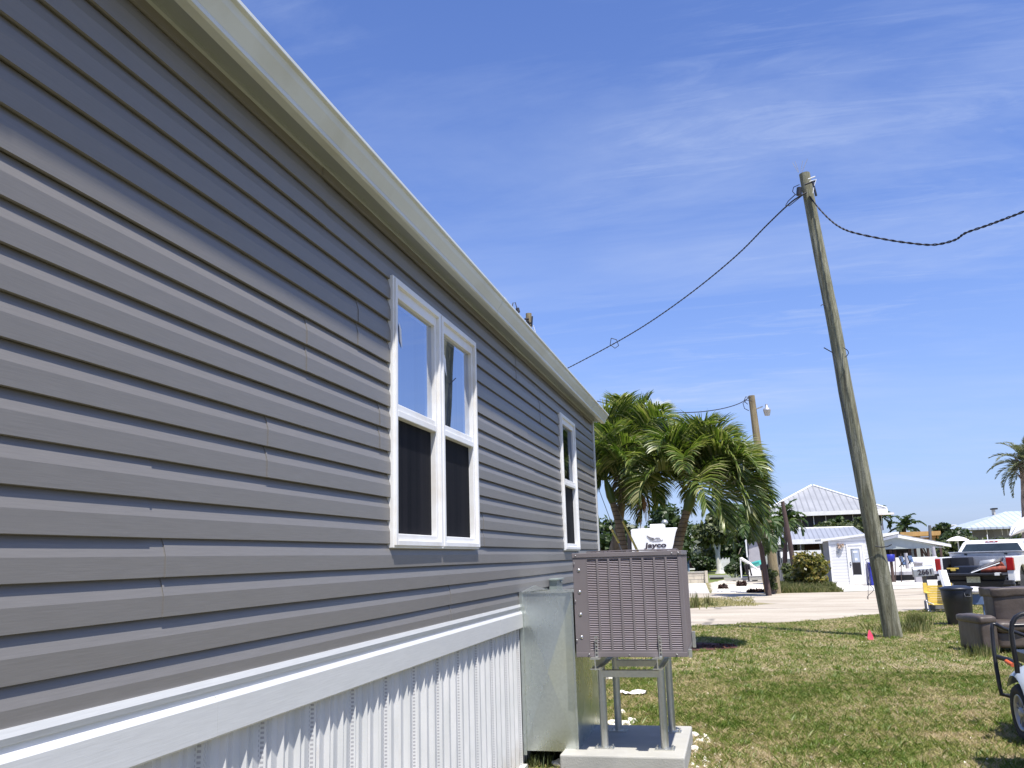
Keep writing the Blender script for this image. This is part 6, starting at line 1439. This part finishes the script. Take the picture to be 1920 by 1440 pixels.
def rock(x, y, w, d, h, lab, seed, z=0, m='rock'):
    import bmesh
    b = gp(x, y); bmx = bmesh.new(); bmesh.ops.create_icosphere(bmx, subdivisions=3, radius=1)
    mb = MB(); vs = []
    for v in bmx.verts:
        p = v.co.copy(); p *= 1 + .35 * noise.noise(p * 1.6 + Vector((seed * 3.1, 0, 0))) + .1 * noise.noise(p * 5)
        vs.append(Vector((b.x + p.x * w, b.y + p.y * d, max(0, h * .35 + p.z * h * .7))))
    mb.add(vs, [[v.index for v in f.verts] for f in bmx.faces]); bmx.free()
    return tag(mb.build('rock', M[m], None, (b.x, b.y, 0)), lab, 'rock', 'limestone rocks round the concrete pad')
o = MB(); o.box((gp(1196, 1352).x, 8.05, 0), (gp(1240, 1352).x + .02, 8.42, .05)); tag(o.build('stone_slab', M['rock'], bevel=.015), 'flat white stone slab behind the concrete pad', 'slab')
rk = [(1148, 1362, .05, .05, .06, 'white rock just behind the rear left stand leg'), (1160, 1358, .045, .04, .05, 'white rock left of the flat stone slab'), (1172, 1362, .06, .04, .05, 'broken white rock touching the pad behind the left legs'), (1185, 1356, .05, .05, .05, 'rounded white rock at the end of the flat stone slab'),
      (1166, 1338, .035, .03, .04, 'small lone white rock in the grass beyond the pad'), (1147, 1276, .07, .05, .08, 'white rock seen high between the left stand legs'), (1302, 1382, .04, .04, .04, 'white rock right of the pad, upper'), (1300, 1408, .045, .04, .04, 'white rock right of the pad near its front corner'), (1312, 1392, .03, .03, .03, 'pebble sized white rock furthest right of the pad'),
      (1245, 1420, .03, .03, .03, 'tiny rock below the front edge of the pad'), (1048, 1437, .05, .05, .05, 'yellowish rock under the left front corner of the pad')]
for i, r in enumerate(rk): rock(*r, seed=i)
o = MB(); o.box((-1.52, 7.6, 0), (-1.40, 11, .10)); 
# ================================================================== GRASS BLADES
g = np.random.default_rng(3)
def in_lawn(x, y):
    edge = np.interp(x, [-12, -1.1, .21, 1.4, 2.72, 3.9, 4.85, 5.9, 8.2, 14], [20.5, 20.3, 21.0, 21.3, 22.6, 23.9, 25.1, 26.2, 28.5, 34])
    edge = edge + .18 * np.sin(x * 5.1) + .12 * np.sin(x * 13.3)
    ok = ~(((x + .95) / .95) ** 2 + ((y - 15.9) / .7) ** 2 < 1) & (y < edge) & ((x > XW + .03) | ((x <= XW + .03) & (y > YE + .1)))
    ok &= ~((x > -1.39) & (x < -.435) & (y > 6.71) & (y < 7.95)); ok &= ~((x > XW - .1) & (x < -1.24) & (y > 6.9) & (y < 8.08))
    return ok
def fbm(x, y):   # cheap value field for clumpiness
    return (np.sin(x * 1.7 + 2 * np.sin(y * .9)) + np.sin(y * 2.3 + 1.5 * np.sin(x * 1.3 + 1)) + np.sin(x * 5.1 + y * 3.7) * .6 + np.sin(y * 7.3 - x * 4.1) * .5) / 3.1
def blades(n, x0, x1, y0, y1, hmin, hmax, w, name, label, m='blade', dens=True, seed=0, flat=.8):
    g = np.random.default_rng(seed)
    x = g.uniform(x0, x1, n); y = y0 + (y1 - y0) * g.random(n)
    keep = (x > -.37 * y - .5) & (x < .345 * y + .55) if y0 < 40 else np.ones(n, bool)
    if dens: keep &= in_lawn(x, y)
    f = fbm(x, y); keep &= (g.random(n) < (.70 + .25 * (f + .35)))
    x, y, f = x[keep], y[keep], f[keep]; n = len(x)
    k9 = g.random(n) < .45; x = np.where(k9, np.round(x / .09 + .4 * np.sin(y * 31)) * .09 + g.normal(size=n) * .016, x); y = np.where(k9, np.round(y / .11 + .4 * np.sin(x * 27)) * .11 + g.normal(size=n) * .018, y)
    x = x + g.normal(size=n) * .01; a = g.uniform(0, 6.28, n); h = g.uniform(hmin, hmax, n) * (1 + .2 * np.clip(f, 0, 1)) * (1 + .45 * k9); lean = g.uniform(.3, 2.2, n) * flat
    ww = w * g.uniform(.6, 1.3, n); dx, dy = np.cos(a), np.sin(a)
    b = g.uniform(0, 6.28, n); lx, ly = np.cos(b) * lean * h, np.sin(b) * lean * h; z = np.zeros(n) + .001
    V = np.stack([np.stack([x - dx * ww, y - dy * ww, z], 1), np.stack([x + dx * ww, y + dy * ww, z], 1), np.stack([x + lx * .4 + dx * ww * .7, y + ly * .4 + dy * ww * .7, z + h * .6], 1), np.stack([x + lx, y + ly, z + h], 1)], 1).reshape(-1, 3)
    k = np.arange(n)[:, None] * 4; F = k + np.array([[0, 1, 2, 3]])
    o = np_mesh(name, V, F, M[m], None, (0, 0, 0)); tag(o, label, 'grass', kind='stuff'); return o
blades(380000, -1.8, 4.6, 5.0, 12.5, .008, .028, .0026, 'grass', 'patchy short lawn grass in the foreground', seed=1)
blades(360000, -4.2, 9.5, 12.5, 30, .010, .032, .005, 'grass', 'patchy short lawn grass toward the road', seed=2)
blades(7000, -1.8, 4.6, 5.0, 12.5, .03, .06, .003, 'tall_grass', 'scattered longer grass stalks in the lawn', seed=5, flat=.5)
g2 = np.random.default_rng(9)
Vt, Ft, kt = [], [], 0
for i in range(420):
    yy = 6.2 + 15 * g2.random() ** 1.3; xx = g2.uniform(-1.2, .33 * yy + .3); n_ = int(g2.integers(16, 46)); r_ = g2.uniform(.02, .07); hh = g2.uniform(.03, .075)
    if not in_lawn(np.array([xx]), np.array([yy]))[0]: continue
    X = xx + g2.normal(size=n_) * r_; Y = yy + g2.normal(size=n_) * r_; b = g2.uniform(0, 6.28, n_); h_ = hh * g2.uniform(.5, 1.1, n_); l = h_ * g2.uniform(.2, 1.3, n_); a = b + 1.57; w_ = .0028 + .0002 * yy
    V = np.stack([np.stack([X - np.cos(a) * w_, Y - np.sin(a) * w_, X * 0], 1), np.stack([X + np.cos(a) * w_, Y + np.sin(a) * w_, X * 0], 1), np.stack([X + np.cos(b) * l * .5 + np.cos(a) * w_ * .8, Y + np.sin(b) * l * .5 + np.sin(a) * w_ * .8, h_ * .65], 1), np.stack([X + np.cos(b) * l, Y + np.sin(b) * l, h_], 1)], 1).reshape(-1, 3)
    Vt.append(V); Ft.append(np.arange(n_)[:, None] * 4 + kt + np.array([[0, 1, 2, 3]])); kt += len(V)
M['tuft'] = leafmat('green_tuft_blade', [(0.07, 0.12, 0.018), (0.13, 0.19, 0.035), (0.22, 0.26, 0.07)], 0.35, 0.5, 2.0)
tag(np_mesh('grass_tufts', np.concatenate(Vt), np.concatenate(Ft), M['tuft'], None, (0, 0, 0)), 'greener grass tufts dotted over the dry lawn', 'grass', kind='stuff')
def tuft(x, y, n, r, h, w, lab, m='blade', name='weed', flat=.7, seed=0, z=0):
    g = np.random.default_rng(seed); c = gp(x, y)
    X = c.x + g.normal(size=n) * r; Y = c.y + g.normal(size=n) * r; b = g.uniform(0, 6.28, n); H_ = h * g.uniform(.5, 1.1, n); l = g.uniform(.1, 1, n) * flat * H_; a = b + 1.57
    V = np.stack([np.stack([X - np.cos(a) * w, Y - np.sin(a) * w, X * 0], 1), np.stack([X + np.cos(a) * w, Y + np.sin(a) * w, X * 0], 1), np.stack([X + np.cos(b) * l * .5 + np.cos(a) * w * .8, Y + np.sin(b) * l * .5 + np.sin(a) * w * .8, H_ * .65], 1), np.stack([X + np.cos(b) * l, Y + np.sin(b) * l, H_], 1)], 1).reshape(-1, 3)
    V[:, 2] += z
    F = np.arange(n)[:, None] * 4 + np.array([[0, 1, 2, 3]]); o = np_mesh(name, V, F, M[m], None, (c.x, c.y, 0)); tag(o, lab, 'weed'); return o
tuft(1020, 1425, 260, .07, .13, .006, 'dark weed clump under the duct cover', 'tree2', seed=1)
tuft(1008, 1436, 160, .05, .10, .005, 'weed at the foot of the skirting corner', 'tree2', seed=2)
tuft(1690, 1185, 500, .22, .20, .007, 'taller grass tuft at the foot of the leaning pole', 'grassfar', seed=3)
tuft(1720, 1180, 300, .10, .34, .006, 'tall thin weed right of the leaning pole', 'grassfar', seed=4, flat=.3)
tuft(1836, 1232, 150, .14, .20, .006, 'pale seeding grass before the recliner arm', 'grassfar', seed=6, flat=.4)
tuft(1300, 1137, 240, .5, .16, .02, 'dry grass tuft on the road island', 'grassfar', seed=7); tuft(1305, 1140, 40, .05, .5, .012, 'tall dry weed stalk on the road island, left', 'grassfar', seed=8, flat=.2); tuft(1328, 1136, 40, .05, .4, .012, 'tall dry weed stalk on the road island, right', 'grassfar', seed=9, flat=.2)
blades(7000, -3.6, .6, 27.6, 33, .015, .05, .012, 'verge_grass', 'dry grass covering the road island', m='dryblade', dens=False, seed=11)
def vergeblades():
    g = np.random.default_rng(4); n = 15000; x = g.uniform(1.5, 4.1, n); y = g.uniform(35.8, 42.5, n); keep = (x > 1.5 + .02 * (y - 36)) & (x < 4.05 - .0 * y); x, y = x[keep], y[keep]; n = len(x)
    a = g.uniform(0, 6.28, n); h = g.uniform(.08, .34, n) * (1 - .5 * (x - 1.5) / 2.6 * (y < 38)); w = .014; l = h * g.uniform(.1, .7, n); b = g.uniform(0, 6.28, n)
    V = np.stack([np.stack([x - np.cos(a) * w, y - np.sin(a) * w, x * 0], 1), np.stack([x + np.cos(a) * w, y + np.sin(a) * w, x * 0], 1), np.stack([x + np.cos(b) * l * .4 + np.cos(a) * w, y + np.sin(b) * l * .4, h * .6], 1), np.stack([x + np.cos(b) * l, y + np.sin(b) * l, h], 1)], 1).reshape(-1, 3)
    o = np_mesh('verge_grass', V, np.arange(n)[:, None] * 4 + np.array([[0, 1, 2, 3]]), M['grassfar'], None, (0, 0, 0)); tag(o, 'tall weeds under the croton bush and picket fence', 'grass', kind='stuff')
vergeblades()
# pebbles on gravel lot & lawn
def pebbles(n, x0, x1, y0, y1, s, name, label, seed, m='rock'):
    g = np.random.default_rng(seed); x = g.uniform(x0, x1, n); y = g.uniform(y0, y1, n); S = s * g.uniform(.4, 1.6, n); T = np.array([[1, 0, 0], [0, 1, 0], [-1, 0, 0], [0, -1, 0], [0.1, 0.1, .8]])
    V = (np.stack([x, y, x * 0], 1)[:, None, :] + T[None] * S[:, None, None] * g.uniform(.7, 1.3, (n, 5, 1))).reshape(-1, 3)
    k = np.arange(n)[:, None, None] * 5; F = (k + np.array([[0, 1, 4], [1, 2, 4], [2, 3, 4], [3, 0, 4]])[None]).reshape(-1, 3); o = np_mesh(name, V, F, M[m], None, (0, 0, 0)); tag(o, label, 'gravel', kind='stuff')
pebbles(7000, -.9, 1.6, 37, 44, .035, 'gravel', 'loose shell pieces on the gravel lot', 1)
pebbles(1400, -1.6, 6, 6.5, 21, .009, 'lawn_stones', 'tiny white shell bits scattered in the lawn', 2)
pebbles(150, -1.35, -.3, 7.9, 8.3, .018, 'loose_stones', 'loose limestone chips behind the concrete pad', 4)
pebbles(70, -.43, -.2, 6.6, 8.0, .012, 'loose_stones', 'loose limestone chips right of the concrete pad', 5)

# ================================================================== WORLD, SUN, CAMERA
SUN = Vector((0.27, -0.35, 1.0)).normalized()
el = math.asin(SUN.z); az = math.atan2(SUN.x, SUN.y)
w = bpy.data.worlds.new('World'); scene.world = w; w.use_nodes = True; t = NT(w.node_tree)
bg = t.n['Background']; sky = t.new('ShaderNodeTexSky'); sky.sky_type = 'NISHITA'; sky.sun_disc = False
sky.sun_elevation = el; sky.sun_rotation = az; sky.air_density = 1.0; sky.dust_density = .5; sky.ozone_density = 2.2; sky.altitude = 0
SKY = 0.09
tc_n = t.new('ShaderNodeTexCoord'); sp = t.new('ShaderNodeSeparateXYZ'); t.link(tc_n.outputs['Generated'], sp.inputs[0])
zz = t.math('ADD', sp.outputs[2], 0.12)
u = t.math('DIVIDE', sp.outputs[0], zz); v = t.math('DIVIDE', sp.outputs[1], zz)
cb_ = t.new('ShaderNodeCombineXYZ'); t.link(u, cb_.inputs[0]); t.link(v, cb_.inputs[1])
mp = t.new('ShaderNodeMapping'); mp.inputs['Rotation'].default_value = (0, 0, R_(-32)); mp.inputs['Scale'].default_value = (0.55, 1.5, 1); t.link(cb_.outputs[0], mp.inputs[0])
n1 = t.noise(mp.outputs[0], 1.1, 9, .62, .6); n2 = t.noise(cb_.outputs[0], .55, 4, .5)
mp2 = t.new('ShaderNodeMapping'); mp2.inputs['Rotation'].default_value = (0, 0, R_(-50)); mp2.inputs['Scale'].default_value = (1.2, 6.5, 1); t.link(cb_.outputs[0], mp2.inputs[0])
n3 = t.noise(mp2.outputs[0], 1.6, 8, .68, 1.0)
cf = t.math('MULTIPLY', t.ramp(n1, [(0.44, 0.0), (0.80, 1.0)]), t.ramp(n2, [(0.38, 0.25), (0.62, 1.0)]))
cf = t.math('MULTIPLY', t.math('ADD', cf, t.math('MULTIPLY', t.ramp(n3, [(0.50, 0.0), (0.78, 0.6)]), t.ramp(n2, [(0.45, 0.0), (0.6, 1.0)]))), 0.78)
# haze near the horizon plus a few low cumulus puffs
hz = t.ramp(sp.outputs[2], [(0.0, .62), (0.10, .42), (0.30, .12), (0.6, 0.0)])
def cloudlet(px_, py_, wx, wz):
    d0 = Vector(ray(px_, py_)).normalized(); rt = Vector((d0.y, -d0.x, 0)).normalized()
    vs_ = t.new('ShaderNodeVectorMath', operation='DOT_PRODUCT'); t.link(tc_n.outputs['Generated'], vs_.inputs[0]); vs_.inputs[1].default_value = rt
    a_ = t.math('MULTIPLY', t.math('SUBTRACT', vs_.outputs['Value'], 0.0), 1 / wx); b_ = t.math('MULTIPLY', t.math('SUBTRACT', sp.outputs[2], d0.z), 1 / wz)
    r_ = t.math('SQRT', t.math('ADD', t.math('MULTIPLY', a_, a_), t.math('MULTIPLY', b_, b_)))
    cn_ = t.noise(tc_n.outputs['Generated'], 60, 6, .6)
    front = t.math('GREATER_THAN', sp.outputs[1], 0.0)
    return t.math('MULTIPLY', t.ramp(t.math('ADD', r_, t.math('MULTIPLY', t.math('SUBTRACT', cn_, .5), 2.2)), [(0.45, .75), (1.1, 0.0)]), front)
puffm = cloudlet(1232, 762, .022, .008)
tint = t.mix(1.0, sky.outputs[0], (0.90, 1.02, 1.48), 'MULTIPLY')
c = t.mix(hz, tint, (2.6, 3.4, 5.4)); c = t.mix(cf, c, (4.3, 5.1, 7.0)); c = t.mix(puffm, c, (6.0, 6.3, 7.0))
t.link(c, bg.inputs[0]); bg.inputs[1].default_value = SKY
sl_ = bpy.data.lights.new('sun', 'SUN'); sl_.energy = 5.0; sl_.angle = R_(.9); sl_.color = (1, .95, .87)
so2 = bpy.data.objects.new('sun', sl_); COL.objects.link(so2); so2.rotation_euler = (-SUN).to_track_quat('-Z', 'Y').to_euler(); so2.location = (10, -10, 30)
cam = bpy.data.cameras.new('camera'); cam.sensor_width = 36; cam.lens = FPX / 1920 * 36; cam.clip_end = 3000; cam.clip_start = .05
co = bpy.data.objects.new('camera', cam); COL.objects.link(co)
X_, Yd_, Z_ = RW[:, 0], RW[:, 1], RW[:, 2]
mw = Matrix(((X_[0], -Yd_[0], -Z_[0], 0), (X_[1], -Yd_[1], -Z_[1], 0), (X_[2], -Yd_[2], -Z_[2], H), (0, 0, 0, 1))); co.matrix_world = mw
scene.camera = co
scene.view_settings.view_transform = 'Standard'; scene.view_settings.look = 'None'; scene.view_settings.gamma = 1; scene.view_settings.exposure = 0.64
try:
    scene.cycles.use_denoising = True; scene.cycles.max_bounces = 8; scene.cycles.transparent_max_bounces = 12
except Exception: pass
